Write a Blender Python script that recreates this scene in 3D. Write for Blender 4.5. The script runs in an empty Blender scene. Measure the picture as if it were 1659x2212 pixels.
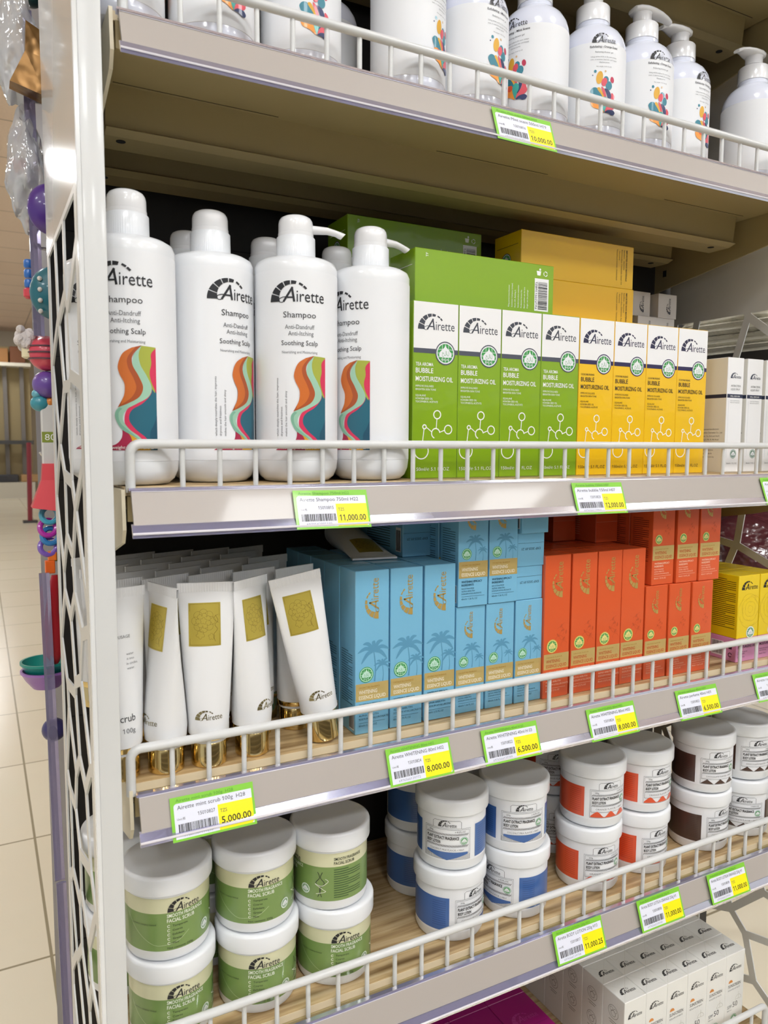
import bpy, bmesh, math, random
from mathutils import Vector, Matrix
S = bpy.context.scene
COL = S.collection
PI = math.pi
R_ = math.radians

# ------------------------------------------------------------------ camera, world, lights, exposure
FPX = 1652.34
cam_d = bpy.data.cameras.new('camera')
cam_d.sensor_fit = 'HORIZONTAL'; cam_d.sensor_width = 36.0
cam_d.lens = 36.0 * FPX / 1659.0
cam_d.clip_start = 0.02; cam_d.clip_end = 80
cam_d.dof.use_dof = True; cam_d.dof.focus_distance = 0.95
cam_d.dof.aperture_fstop = cam_d.lens / 2.2          # an aperture 2.2 mm across, like a phone's
cam = bpy.data.objects.new('camera', cam_d); COL.objects.link(cam)
CAM = Vector((-0.109785, -0.666148, -0.014206))
rx = Vector((0.88397622, -0.46750706, 0.00481647)); ux = Vector((0.03840347, 0.08287381, 0.99581982))
fx = Vector((0.46595195, 0.88009606, -0.09121237))
cam.matrix_world = Matrix(((rx.x, ux.x, -fx.x, CAM.x), (rx.y, ux.y, -fx.y, CAM.y), (rx.z, ux.z, -fx.z, CAM.z), (0, 0, 0, 1)))
S.camera = cam
S.view_settings.view_transform = 'Standard'; S.view_settings.look = 'None'
S.view_settings.gamma = 1.0; S.view_settings.use_curve_mapping = False
S.view_settings.exposure = 0.11
WORLD_STRENGTH = 0.50
LAMP_STRENGTH = 26.0
world = bpy.data.worlds.new('World'); S.world = world; world.use_nodes = True
bg = world.node_tree.nodes['Background']
bg.inputs['Color'].default_value = (0.93, 0.96, 1.0, 1); bg.inputs['Strength'].default_value = WORLD_STRENGTH

# ------------------------------------------------------------------ materials
def lin(h):
    if not isinstance(h, str): return tuple(h)
    v = [int(h[i:i + 2], 16) / 255 for i in (0, 2, 4)]
    return tuple(c / 12.92 if c <= 0.04045 else ((c + 0.055) / 1.055) ** 2.4 for c in v)
MATS = {}
def mat(name, col, rough=0.5, metal=0.0, coat=0.0, trans=0.0, emit=None, alpha=1.0, spec=0.5, bump=None, var=None):
    if name in MATS: return MATS[name]
    m = bpy.data.materials.new(name); m.use_nodes = True
    nt = m.node_tree; b = nt.nodes['Principled BSDF']
    c = lin(col)
    b.inputs['Base Color'].default_value = (*c, 1); b.inputs['Roughness'].default_value = rough
    b.inputs['Metallic'].default_value = metal; b.inputs['Coat Weight'].default_value = coat
    b.inputs['Coat Roughness'].default_value = 0.06
    b.inputs['Transmission Weight'].default_value = trans; b.inputs['Alpha'].default_value = alpha
    b.inputs['Specular IOR Level'].default_value = spec
    if emit:
        b.inputs['Emission Color'].default_value = (*lin(emit[0]), 1); b.inputs['Emission Strength'].default_value = emit[1]
    if bump or var:
        tc = nt.nodes.new('ShaderNodeTexCoord')
        n = nt.nodes.new('ShaderNodeTexNoise'); n.inputs['Scale'].default_value = (bump or var)[0]
        n.inputs['Detail'].default_value = 3
        nt.links.new(tc.outputs['Object'], n.inputs['Vector'])
        if bump:
            bp = nt.nodes.new('ShaderNodeBump'); bp.inputs['Strength'].default_value = bump[1]; bp.inputs['Distance'].default_value = bump[2]
            nt.links.new(n.outputs['Fac'], bp.inputs['Height']); nt.links.new(bp.outputs['Normal'], b.inputs['Normal'])
            if coat: nt.links.new(bp.outputs['Normal'], b.inputs['Coat Normal'])
        if var:
            mx = nt.nodes.new('ShaderNodeMix'); mx.data_type = 'RGBA'
            mx.inputs['A'].default_value = (*[x * (1 - var[1]) for x in c], 1); mx.inputs['B'].default_value = (*[min(1, x * (1 + var[1])) for x in c], 1)
            nt.links.new(n.outputs['Fac'], mx.inputs['Factor']); nt.links.new(mx.outputs['Result'], b.inputs['Base Color'])
    MATS[name] = m
    return m
def ink(h): return mat('ink_' + h, h, 0.45, coat=0.25)
def wood(name, c1, c2, c3, scale=1.0):
    m = bpy.data.materials.new(name); m.use_nodes = True
    nt = m.node_tree; b = nt.nodes['Principled BSDF']; b.inputs['Roughness'].default_value = 0.42
    tc = nt.nodes.new('ShaderNodeTexCoord'); mp = nt.nodes.new('ShaderNodeMapping')
    mp.inputs['Scale'].default_value = (3.2 * scale, 60 * scale, 30 * scale)
    n = nt.nodes.new('ShaderNodeTexNoise'); n.inputs['Scale'].default_value = 2.2; n.inputs['Detail'].default_value = 7; n.inputs['Distortion'].default_value = 0.6
    n2 = nt.nodes.new('ShaderNodeTexNoise'); n2.inputs['Scale'].default_value = 9; n2.inputs['Detail'].default_value = 4
    cr = nt.nodes.new('ShaderNodeValToRGB')
    cr.color_ramp.elements[0].position = 0.3; cr.color_ramp.elements[0].color = (*lin(c1), 1)
    cr.color_ramp.elements[1].position = 0.72; cr.color_ramp.elements[1].color = (*lin(c3), 1)
    e = cr.color_ramp.elements.new(0.5); e.color = (*lin(c2), 1)
    nt.links.new(tc.outputs['Object'], mp.inputs['Vector']); nt.links.new(mp.outputs['Vector'], n.inputs['Vector'])
    nt.links.new(n.outputs['Fac'], cr.inputs['Fac']); nt.links.new(cr.outputs['Color'], b.inputs['Base Color'])
    return m
def tiled(name, c1, c2, mortar, size, rough, msize=0.006, noise=(1.5, 0.06), bump=0.0):
    m = bpy.data.materials.new(name); m.use_nodes = True
    nt = m.node_tree; b = nt.nodes['Principled BSDF']; b.inputs['Roughness'].default_value = rough
    tc = nt.nodes.new('ShaderNodeTexCoord')
    br = nt.nodes.new('ShaderNodeTexBrick'); br.offset = 0.0; br.inputs['Scale'].default_value = 1.0
    br.inputs['Color1'].default_value = (*lin(c1), 1); br.inputs['Color2'].default_value = (*lin(c2), 1); br.inputs['Mortar'].default_value = (*lin(mortar), 1)
    br.inputs['Mortar Size'].default_value = msize; br.inputs['Brick Width'].default_value = size; br.inputs['Row Height'].default_value = size
    br.inputs['Mortar Smooth'].default_value = 0.2
    nt.links.new(tc.outputs['Object'], br.inputs['Vector'])
    n = nt.nodes.new('ShaderNodeTexNoise'); n.inputs['Scale'].default_value = noise[0]; n.inputs['Detail'].default_value = 5
    nt.links.new(tc.outputs['Object'], n.inputs['Vector'])
    mx = nt.nodes.new('ShaderNodeMix'); mx.data_type = 'RGBA'; mx.blend_type = 'MULTIPLY'; mx.inputs['Factor'].default_value = 1
    rmp = nt.nodes.new('ShaderNodeMapRange'); rmp.inputs['To Min'].default_value = 1 - noise[1]; rmp.inputs['To Max'].default_value = 1 + noise[1]
    nt.links.new(n.outputs['Fac'], rmp.inputs['Value'])
    nt.links.new(br.outputs['Color'], mx.inputs['A']); nt.links.new(rmp.outputs['Result'], mx.inputs['B'])
    nt.links.new(mx.outputs['Result'], b.inputs['Base Color'])
    return m

WHITE = mat('white_plastic', (0.80, 0.82, 0.845), 0.28, coat=0.3)
WHITE_LABEL = mat('white_label', (0.805, 0.82, 0.845), 0.5)
TRANSLUCENT = mat('bluish_white_plastic', (0.76, 0.79, 0.90), 0.16, coat=0.5)
PUMP = mat('pump_white', (0.84, 0.84, 0.85), 0.2, coat=0.4)
PAINT = mat('white_powder_coat', (0.645, 0.655, 0.65), 0.32, coat=0.2)
GLOSS_PAINT = mat('glossy_white_sheet', (0.74, 0.75, 0.75), 0.18, coat=0.6)
LATTICE_PAINT = mat('grey_beige_sheet', (0.66, 0.64, 0.59), 0.38)
CREAM_SHADE = mat('cream_steel_shade', (0.36, 0.29, 0.145), 0.45)  # cream paint darkened to olive, the shade of the undersides put into its colour
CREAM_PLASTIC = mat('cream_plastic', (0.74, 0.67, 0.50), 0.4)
STRIP_CARD = mat('strip_card', (0.43, 0.39, 0.355), 0.36, coat=0.3)
STRIP_EDGE = mat('strip_edge', (0.70, 0.68, 0.72), 0.2, coat=0.5)
CLEAR_LIP = mat('purple_clear_plastic', (0.46, 0.45, 0.64), 0.12, trans=0.7, coat=0.4)
DARKLINE = mat('dark_hole', (0.01, 0.01, 0.012), 0.8)
BACK = mat('dark_back_panel', (0.026, 0.022, 0.021), 0.6)
GOLD = mat('gold_chrome', (0.78, 0.60, 0.27), 0.12, metal=1.0)
GOLD_FOIL = mat('gold_foil', (0.56, 0.44, 0.075), 0.34, metal=0.5)
GOLD_INK = mat('gold_ink', (0.66, 0.46, 0.14), 0.35, metal=0.5)
GOLD_BAND = mat('gold_band', (0.70, 0.53, 0.20), 0.33, metal=0.45)
TUBE_W = mat('tube_white', (0.775, 0.78, 0.785), 0.3, coat=0.25, bump=(25, 0.12, 0.004))
OAK = wood('oak_board', '9A7B52', 'C0A478', 'D9C49C')
EDGE_BAND = mat('board_edge', (0.72, 0.60, 0.40), 0.45)
C_WHITE = mat('carton_white', (0.86, 0.86, 0.86), 0.3, coat=0.6)
C_GREEN = mat('carton_green', '84AA12', 0.3, coat=0.8, bump=(16, 0.30, 0.004))
C_YELLOW = mat('carton_yellow', 'F0C008', 0.3, coat=0.8, bump=(16, 0.30, 0.004))
C_BLUE = mat('carton_blue', '78B7D8', 0.32, coat=0.5, bump=(30, 0.05, 0.002))
C_ORANGE = mat('carton_orange', 'D95A2C', 0.32, coat=0.5, bump=(30, 0.05, 0.002))
C_ROSEYEL = mat('carton_rose_yellow', 'E8C912', 0.32, coat=0.5)
C_PINK = mat('carton_pink', 'D893BE', 0.35, coat=0.4)
C_CREAM = mat('carton_cream', (0.84, 0.82, 0.74), 0.35, coat=0.4)
C_SUN = mat('carton_sunscreen', (0.80, 0.80, 0.765), 0.35, coat=0.35)
C_MAG = mat('carton_magenta', '8A1262', 0.3, coat=0.6)
TAG_GREEN = mat('tag_green', '86CE3C', 0.4, coat=0.4)
TAG_WHITE = mat('tag_white', 'E6E9F6', 0.4, coat=0.4)
TAG_YELLOW = mat('tag_yellow', 'FAEE10', 0.4, coat=0.4)
BAG = mat('clear_bag', (0.93, 0.94, 0.95), 0.08, trans=0.55, coat=0.6, bump=(22, 0.6, 0.012))
BLACK = ink('15161C')

# ------------------------------------------------------------------ mesh builder
class MB:
    def __init__(s): s.v = []; s.f = []; s.m = []; s.sm = []; s.mats = []
    def mi(s, m):
        if m not in s.mats: s.mats.append(m)
        return s.mats.index(m)
    def add(s, verts, faces, m, smooth=False):
        o = len(s.v); s.v += [tuple(p) for p in verts]; k = s.mi(m)
        for f in faces: s.f.append(tuple(i + o for i in f)); s.m.append(k); s.sm.append(smooth)
        return s
    def box(s, x0, y0, z0, x1, y1, z1, m, bev=0.0, seg=1):
        if bev <= 0:
            v = [(x0, y0, z0), (x1, y0, z0), (x1, y1, z0), (x0, y1, z0), (x0, y0, z1), (x1, y0, z1), (x1, y1, z1), (x0, y1, z1)]
            return s.add(v, [(3, 2, 1, 0), (4, 5, 6, 7), (0, 1, 5, 4), (1, 2, 6, 5), (2, 3, 7, 6), (3, 0, 4, 7)], m)
        bm = bmesh.new(); bmesh.ops.create_cube(bm, size=1.0)
        for v in bm.verts: v.co = Vector(((x0 + x1) / 2 + v.co.x * (x1 - x0), (y0 + y1) / 2 + v.co.y * (y1 - y0), (z0 + z1) / 2 + v.co.z * (z1 - z0)))
        bmesh.ops.bevel(bm, geom=list(bm.edges), offset=bev, segments=seg, profile=0.5, affect='EDGES')
        return s.bm(bm, m, seg > 1)
    def bm(s, bm, m, smooth=False, M=None):
        bm.verts.ensure_lookup_table()
        for i, v in enumerate(bm.verts): v.index = i
        vs = [(M @ v.co) if M else v.co.copy() for v in bm.verts]
        s.add(vs, [[v.index for v in f.verts] for f in bm.faces], m, smooth); bm.free(); return s
    def lathe(s, prof, m, seg=40, c=(0, 0, 0), smooth=True, ridge=0.0):
        o = []; n = len(prof)
        for r, z in prof:
            for k in range(seg):
                a = 2 * PI * k / seg; rr = r * (1 - (ridge if k % 2 else 0))
                o.append((c[0] + rr * math.cos(a), c[1] + rr * math.sin(a), c[2] + z))
        f = []
        for i in range(n - 1):
            for k in range(seg):
                k2 = (k + 1) % seg
                f.append((i * seg + k, i * seg + k2, (i + 1) * seg + k2, (i + 1) * seg + k))
        if prof[0][0] > 1e-6: f.append(tuple(reversed(range(seg))))
        if prof[-1][0] > 1e-6: f.append(tuple((n - 1) * seg + k for k in range(seg)))
        return s.add(o, f, m, smooth)
    def tube(s, pts, r, m, seg=10, caps=True):
        pts = [Vector(p) for p in pts]; o = []; n = len(pts)
        rs = r if isinstance(r, (list, tuple)) else [r] * n
        prev = None
        for i, p in enumerate(pts):
            d = (pts[min(i + 1, n - 1)] - pts[max(i - 1, 0)]).normalized()
            if prev is None:
                a = Vector((0, 0, 1)) if abs(d.z) < 0.9 else Vector((1, 0, 0)); u = d.cross(a).normalized()
            else: u = (prev - d * prev.dot(d)).normalized()
            w = d.cross(u); prev = u
            for k in range(seg):
                t = 2 * PI * k / seg; o.append(p + (u * math.cos(t) + w * math.sin(t)) * rs[i])
        f = []
        for i in range(n - 1):
            for k in range(seg):
                k2 = (k + 1) % seg; f.append((i * seg + k, i * seg + k2, (i + 1) * seg + k2, (i + 1) * seg + k))
        if caps: f.append(tuple(reversed(range(seg)))); f.append(tuple((n - 1) * seg + k for k in range(seg)))
        return s.add(o, f, m, True)
    def loft(s, rings, m, smooth=True, cap=True):
        n = len(rings[0]); o = [p for r in rings for p in r]; f = []
        for i in range(len(rings) - 1):
            for k in range(n):
                k2 = (k + 1) % n; f.append((i * n + k, i * n + k2, (i + 1) * n + k2, (i + 1) * n + k))
        if cap: f.append(tuple(reversed(range(n)))); f.append(tuple((len(rings) - 1) * n + k for k in range(n)))
        return s.add(o, f, m, smooth)
    def prism(s, poly, axis, a, b, m):
        n = len(poly)
        def P(q, t): return {'x': (t, q[0], q[1]), 'y': (q[0], t, q[1]), 'z': (q[0], q[1], t)}[axis]
        o = [P(q, a) for q in poly] + [P(q, b) for q in poly]
        f = [tuple(range(n)), tuple(reversed(range(n, 2 * n)))] + [(i, i + n, (i + 1) % n + n, (i + 1) % n) for i in range(n)]
        return s.add(o, f, m)
    def sphere(s, c, r, m, sc=(1, 1, 1), u=20, v=12):
        bm = bmesh.new(); bmesh.ops.create_uvsphere(bm, u_segments=u, v_segments=v, radius=r)
        for q in bm.verts: q.co = Vector((c[0] + q.co.x * sc[0], c[1] + q.co.y * sc[1], c[2] + q.co.z * sc[2]))
        return s.bm(bm, m, True)
    def art(s, art, fn):
        for v, f, lay, m in art.items:
            s.add([fn(p[0], p[1], lay) for p in v], f, m)
        return s
    def build(s, name, parent=None, loc=None):
        me = bpy.data.meshes.new(name); me.from_pydata(s.v, [], s.f); 
        for m in s.mats: me.materials.append(m)
        me.polygons.foreach_set('material_index', s.m); me.polygons.foreach_set('use_smooth', s.sm)
        me.update()
        if any(s.sm):
            try: me.set_sharp_from_angle(angle=R_(40))
            except Exception: pass
        o = bpy.data.objects.new(name, me); COL.objects.link(o)
        if parent: o.parent = parent
        if loc: o.location = loc
        return o

# ------------------------------------------------------------------ printed art (flat shapes wrapped on a surface)
TXT = {}
def text_geo(t, bold):
    k = (t, bold)
    if k not in TXT:
        def shape(tt):
            cu = bpy.data.curves.new('t', 'FONT'); cu.body = tt; cu.resolution_u = 2; cu.offset = bold
            ob = bpy.data.objects.new('t', cu); me = bpy.data.meshes.new_from_object(ob)
            v = [(q.co.x, q.co.y) for q in me.vertices]; f = [tuple(p.vertices) for p in me.polygons]
            bpy.data.meshes.remove(me); bpy.data.objects.remove(ob); bpy.data.curves.remove(cu)
            return v, f
        v, f = shape(t)
        if '1' in t and any(c in t for c in '023456789'):        # the figure one gets its slanted flag
            o1 = shape('1')[0]; wd = max(q[0] for q in o1) - min(q[0] for q in o1); tp = max(q[1] for q in o1)
            for i, ch in enumerate(t):
                if ch == '1':
                    xr = max(q[0] for q in shape(t[:i + 1])[0]); xl = xr - wd; n0 = len(v)
                    v += [(xr - 0.01, tp), (xl, tp), (xl - 0.15, tp - 0.13), (xl - 0.15, tp - 0.22), (xl + 0.01, tp - 0.12)]
                    f.append((n0 + 4, n0 + 3, n0 + 2, n0 + 1, n0)[::-1])
        x0 = min(q[0] for q in v); x1 = max(q[0] for q in v)
        TXT[k] = (v, f, x0, x1)
    return TXT[k]
def cat(pts, closed=True, n=6):
    out = []; N = len(pts)
    rng = range(N if closed else N - 1)
    for i in rng:
        if closed: p0, p1, p2, p3 = pts[i - 1], pts[i], pts[(i + 1) % N], pts[(i + 2) % N]
        else: p0, p1, p2, p3 = pts[max(i - 1, 0)], pts[i], pts[i + 1], pts[min(i + 2, N - 1)]
        for k in range(n):
            t = k / n
            out.append(tuple(0.5 * (2 * p1[j] + (p2[j] - p0[j]) * t + (2 * p0[j] - 5 * p1[j] + 4 * p2[j] - p3[j]) * t * t + (3 * p1[j] - p0[j] - 3 * p2[j] + p3[j]) * t ** 3) for j in (0, 1)))
    if not closed: out.append(pts[-1])
    return out
class Art:
    def __init__(s, slice=0.0): s.items = []; s.slice = slice
    def raw(s, v, f, lay, m):
        if s.slice and v:
            xs = [p[0] for p in v]; x0, x1 = min(xs), max(xs)
            if x1 - x0 > s.slice * 1.3:
                bm = bmesh.new(); vs = [bm.verts.new((p[0], p[1], 0)) for p in v]
                for q in f:
                    try: bm.faces.new([vs[i] for i in q])
                    except ValueError: pass
                k = math.ceil(x0 / s.slice)
                while k * s.slice < x1:
                    bmesh.ops.bisect_plane(bm, geom=bm.verts[:] + bm.edges[:] + bm.faces[:], plane_co=(k * s.slice, 0, 0), plane_no=(1, 0, 0)); k += 1
                bm.verts.ensure_lookup_table()
                for i, q in enumerate(bm.verts): q.index = i
                v = [(q.co.x, q.co.y) for q in bm.verts]; f = [tuple(q.index for q in g.verts) for g in bm.faces]; bm.free()
        s.items.append((v, f, lay, m))
    def poly(s, pts, m, lay=1):
        bm = bmesh.new(); vs = [bm.verts.new((p[0], p[1], 0)) for p in pts]
        try: fc = bm.faces.new(vs)
        except ValueError: bm.free(); return s
        bm.normal_update()
        if fc.normal.z < 0: fc.normal_flip()
        bmesh.ops.triangulate(bm, faces=[fc], ngon_method='EAR_CLIP')
        for i, q in enumerate(bm.verts): q.index = i
        s.raw([(q.co.x, q.co.y) for q in bm.verts], [tuple(q.index for q in g.verts) for g in bm.faces], lay, m); bm.free(); return s
    def rect(s, x0, y0, x1, y1, m, lay=1):
        s.raw([(x0, y0), (x1, y0), (x1, y1), (x0, y1)], [(0, 1, 2, 3)], lay, m); return s
    def ell(s, x, y, rx, ry, m, lay=1, rot=0, n=24):
        c, d = math.cos(rot), math.sin(rot)
        return s.poly([(x + rx * math.cos(t) * c - ry * math.sin(t) * d, y + rx * math.cos(t) * d + ry * math.sin(t) * c) for t in (2 * PI * k / n for k in range(n))], m, lay)
    def ring(s, x, y, r, w, m, lay=2, n=26, a0=0, a1=2 * PI, ry=None):
        ry = ry or r; v = []; f = []
        for k in range(n + 1):
            t = a0 + (a1 - a0) * k / n
            v += [(x + r * math.cos(t), y + ry * math.sin(t)), (x + (r - w) * math.cos(t), y + (ry - w) * math.sin(t))]
            if k: f.append((2 * k - 1, 2 * k - 2, 2 * k, 2 * k + 1))
        s.raw(v, f, lay, m); return s
    def line(s, pts, w, m, lay=2):
        v = []; f = []; n = len(pts)
        for i, p in enumerate(pts):
            a = pts[max(i - 1, 0)]; b = pts[min(i + 1, n - 1)]; dx, dy = b[0] - a[0], b[1] - a[1]; L = math.hypot(dx, dy) or 1
            ww = w(i / max(1, n - 1)) if callable(w) else w
            v += [(p[0] - dy / L * ww / 2, p[1] + dx / L * ww / 2), (p[0] + dy / L * ww / 2, p[1] - dx / L * ww / 2)]
            if i: f.append((2 * i - 2, 2 * i - 1, 2 * i + 1, 2 * i))
        s.raw(v, f, lay, m); return s
    def text(s, t, x, y, h, m, al='l', w=None, rot=0, lay=3, bold=0.0, sx=1.0):
        
        if not t: return s
        v, f, x0, x1 = text_geo(t, bold); k = h / 0.682; kx = k * sx
        if not v: return s
        if w: kx = w / (x1 - x0)
        W = (x1 - x0) * kx; ox = {'l': 0, 'c': -W / 2, 'r': -W}[al]
        c, d = math.cos(rot), math.sin(rot)
        q = [((p[0] - x0) * kx + ox, p[1] * k) for p in v]
        s.raw([(x + a * c - b * d, y + a * d + b * c) for a, b in q], f, lay, m); return s
    def logo(s, x, y, w, m, lay=3, rot=0, m2=None, bold=0.0):
        """arched brand mark: x,y = lower left corner, w = width"""
        sub = Art(0); k = w / 295.0
        cx = 112.0; segs = [(180, 158), (155, 136), (133, 113), (110, 92), (89, 74), (66, 54), (51, 40)]
        for a0, a1 in segs:
            pts = []
            for r_in in (0, 1):
                rng = [a0 + (a1 - a0) * q / 4 for q in range(5)]
                if r_in: rng = rng[::-1]
                for a in rng:
                    t = (180 - a) / 140.0; th = 44 * (1 - t) ** 1.2 + 11
                    if a <= 66: th = 12
                    rr = (112, 108); ca, sa = math.cos(R_(a)), math.sin(R_(a))
                    pts.append((cx + (rr[0] - r_in * th) * ca, (rr[1] - r_in * th * 0.8) * sa))
            sub.poly([(p[0] * k, p[1] * k) for p in pts], m, lay)
        sub.text('irette', 142 * k, 0, 60 * k, m2 or m, w=153 * k, lay=lay, bold=bold)
        # the tall A with its looped left leg
        A = m2 or m
        sub.line([(p[0] * k, p[1] * k) for p in ((74, 0), (122, 74))], 11 * k, A, lay)
        sub.line([(p[0] * k, p[1] * k) for p in ((118, 74), (130, 0))], 11 * k, A, lay)
        sub.line([(p[0] * k, p[1] * k) for p in ((92, 22), (127, 22))], 8 * k, A, lay)
        sub.line([(p[0] * k, p[1] * k) for p in cat([(82, 6), (66, -3), (50, 2), (54, 16), (74, 24), (96, 24)], False)], 3.5 * k, A, lay)
        c, d = math.cos(rot), math.sin(rot)
        for v, f, l, mm in sub.items: s.raw([(x + a * c - b * d, y + a * d + b * c) for a, b in v], f, l, mm)
        return s
    def seal(s, x, y, r, ringm, lay=2, green=None, base=None):
        g = green or ink('3E9A4E'); wh = base or WHITE_LABEL
        s.ell(x, y, r, r, wh, lay); s.ring(x, y, r, r * 0.1, ringm, lay + 1)
        s.ell(x, y, r * 0.8, r * 0.8, g, lay + 1)
        for q in (-0.4, 0, 0.4):
            hw = r * 0.78 * math.sqrt(1 - q * q); s.line([(x - hw, y + q * r * 0.8), (x + hw, y + q * r * 0.8)], r * 0.04, wh, lay + 2)
            s.line([(x + q * r * 0.8, y - hw), (x + q * r * 0.8, y + hw)], r * 0.04, wh, lay + 2)
        dome = cat([(0, 0.72), (0.1, 0.5), (0.35, 0.28), (0.6, 0.0), (0.5, -0.32), (-0.5, -0.32), (-0.6, 0.0), (-0.35, 0.28), (-0.1, 0.5)])
        s.poly([(x + a * r, y + b * r) for a, b in dome], wh, lay + 3)
        s.text('حلال', x, y - 0.12 * r, r * 0.3, g, 'c', lay=lay + 4, w=r * 0.7)
        s.text('HALAL', x, y - 0.62 * r, r * 0.18, wh, 'c', lay=lay + 4)
        return s
    def barcode(s, x0, y0, x1, y1, m, seed=1, lay=3):
        rnd = random.Random(seed); x = x0; u = (x1 - x0) / 95.0
        while x < x1 - u:
            b = rnd.choice((1, 1, 2, 2, 3)) * u; s.rect(x, y0, min(x + b, x1), y1, m, lay); x += b + rnd.choice((1, 1, 2, 2)) * u
        return s
    def fine(s, lines, x, y, h, gap, m, w=None, lay=3, rot=0, al='l'):
        for i, t in enumerate(lines):
            s.text(t, x + (i * gap * math.sin(rot)), y - i * gap * math.cos(rot), h, m, al=al, rot=rot, lay=lay, w=w)
        return s
EPS = 0.00006
def on_front(cx=0, y=0, z=0):      # art lies on a face looking to -y, x right, y up
    return lambda a, b, l: (cx + a, y - 0.00012 - l * EPS, z + b)
def on_left(x=0, y=0, z=0):        # a face looking to -x : art x runs towards -y
    return lambda a, b, l: (x - 0.00012 - l * EPS, y - a, z + b)
def on_top(x=0, y=0, z=0): return lambda a, b, l: (x + a, y + b, z + 0.00012 + l * EPS)
def on_cyl(r, z=0):
    return lambda a, b, l: ((r + 0.0002 + l * EPS) * math.sin(a / r), -(r + 0.0002 + l * EPS) * math.cos(a / r), z + b)

# ------------------------------------------------------------------ scene bookkeeping
def tag(o, label, cat_, group=None):
    o['label'] = label; o['category'] = cat_
    if group: o['group'] = group
    return o
def empty(name, loc=(0, 0, 0), rz=0.0):
    o = bpy.data.objects.new(name, None); COL.objects.link(o); o.location = loc; o.rotation_euler = (0, 0, rz); o.empty_display_size = 0.02
    return o
def struct(o): o['kind'] = 'structure'; return o
KIDS = {}
def proto(o):
    KIDS[o.name] = [(c, [g for g in c.children]) for c in o.children]; return o
FRESH = {}
def place(src, loc, rz=0.0, label='', cat_='', group=None, rot=None):
    """the first call moves the prototype itself, later calls copy it with its parts"""
    if src.name not in FRESH:
        FRESH[src.name] = 1; r = src
    else:
        r = src.copy(); COL.objects.link(r)
        for ch, gs in KIDS[src.name]:
            c = ch.copy(); COL.objects.link(c); c.parent = r
            for g in gs:
                d = g.copy(); COL.objects.link(d); d.parent = c
    r.location = loc; r.rotation_euler = rot if rot else (0, 0, rz)
    for k in ('group',):
        if k in r: del r[k]
    tag(r, label, cat_, group)
    return r
ORD = ['first', 'second', 'third', 'fourth', 'fifth', 'sixth', 'seventh', 'eighth', 'ninth', 'tenth']

# ------------------------------------------------------------------ the room
ZF, ZC = -1.25, 2.40
floor_m = tiled('floor_tiles', 'DED6C0', 'DAD1BA', '92886F', 0.62, 0.22, 0.004, (1.2, 0.05))
ceil_m = tiled('ceiling_tiles', 'E0CBB8', 'DCC6B2', 'A39180', 0.86, 0.8, 0.010, (60, 0.12))
fl = MB().box(-6, -6, ZF - 0.05, 8, 18.6, ZF, floor_m).build('floor'); struct(fl)
ce = MB().box(-6, -6, ZC, 8, 18.6, ZC + 0.05, ceil_m).build('ceiling'); struct(ce)
wb = MB().box(-6, 18.6, ZF, 8, 18.7, ZC, mat('wall_paint', (0.62, 0.55, 0.42), 0.7)).build('wall_back'); struct(wb)

LAMP = mat('lamp_diffuser', (0.9, 0.9, 0.9), 0.5, emit=((0.97, 0.985, 1.0), LAMP_STRENGTH))
def lamp_proto():
    t = empty('ceiling_light')
    MB().box(-0.30, -0.30, -0.012, 0.30, 0.30, 0.0, LAMP).build('diffuser', t)
    f = MB()
    for a in ((-0.33, -0.33, 0.33, -0.30), (-0.33, 0.30, 0.33, 0.33), (-0.33, -0.30, -0.30, 0.30), (0.30, -0.30, 0.33, 0.30)):
        f.box(a[0], a[1], -0.016, a[2], a[3], 0.0, PAINT)
    f.build('frame', t)
    return proto(t)
LP = lamp_proto()
LAMPS = [(-2.4, -1.75), (-0.4, -1.75), (1.6, -1.75), (3.6, -1.75), (-2.4, -3.6), (-0.4, -3.6), (1.6, -3.6), (3.6, -3.6), (-1.4, -5.3), (0.6, -5.3), (2.6, -5.3), (-0.8, 2.1), (-0.9, 6.8), (-0.9, 10.0), (-0.30, 14.1), (-0.05, 16.4), (2.4, 4.0), (2.4, 8.0), (-3.2, 4.0), (-3.2, 8.5)]
for i, (x, y) in enumerate(LAMPS):
    if y < 0: lab = 'square ceiling light over the aisle in front of the shelves, %s of %s row' % (ORD[i % 4], ('the nearest', 'the middle', 'the farthest')[i // 4])
    else: lab = {14: 'upper of the two bright ceiling lights far behind the toys', 15: 'lower of the two bright ceiling lights far behind the toys'}.get(i, 'square ceiling light over the floor behind the shelves, %s one' % ORD[i - 11])
    place(LP, (x, y, ZC - 0.0005), 0, lab, 'ceiling light', 'square ceiling lights')

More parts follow.
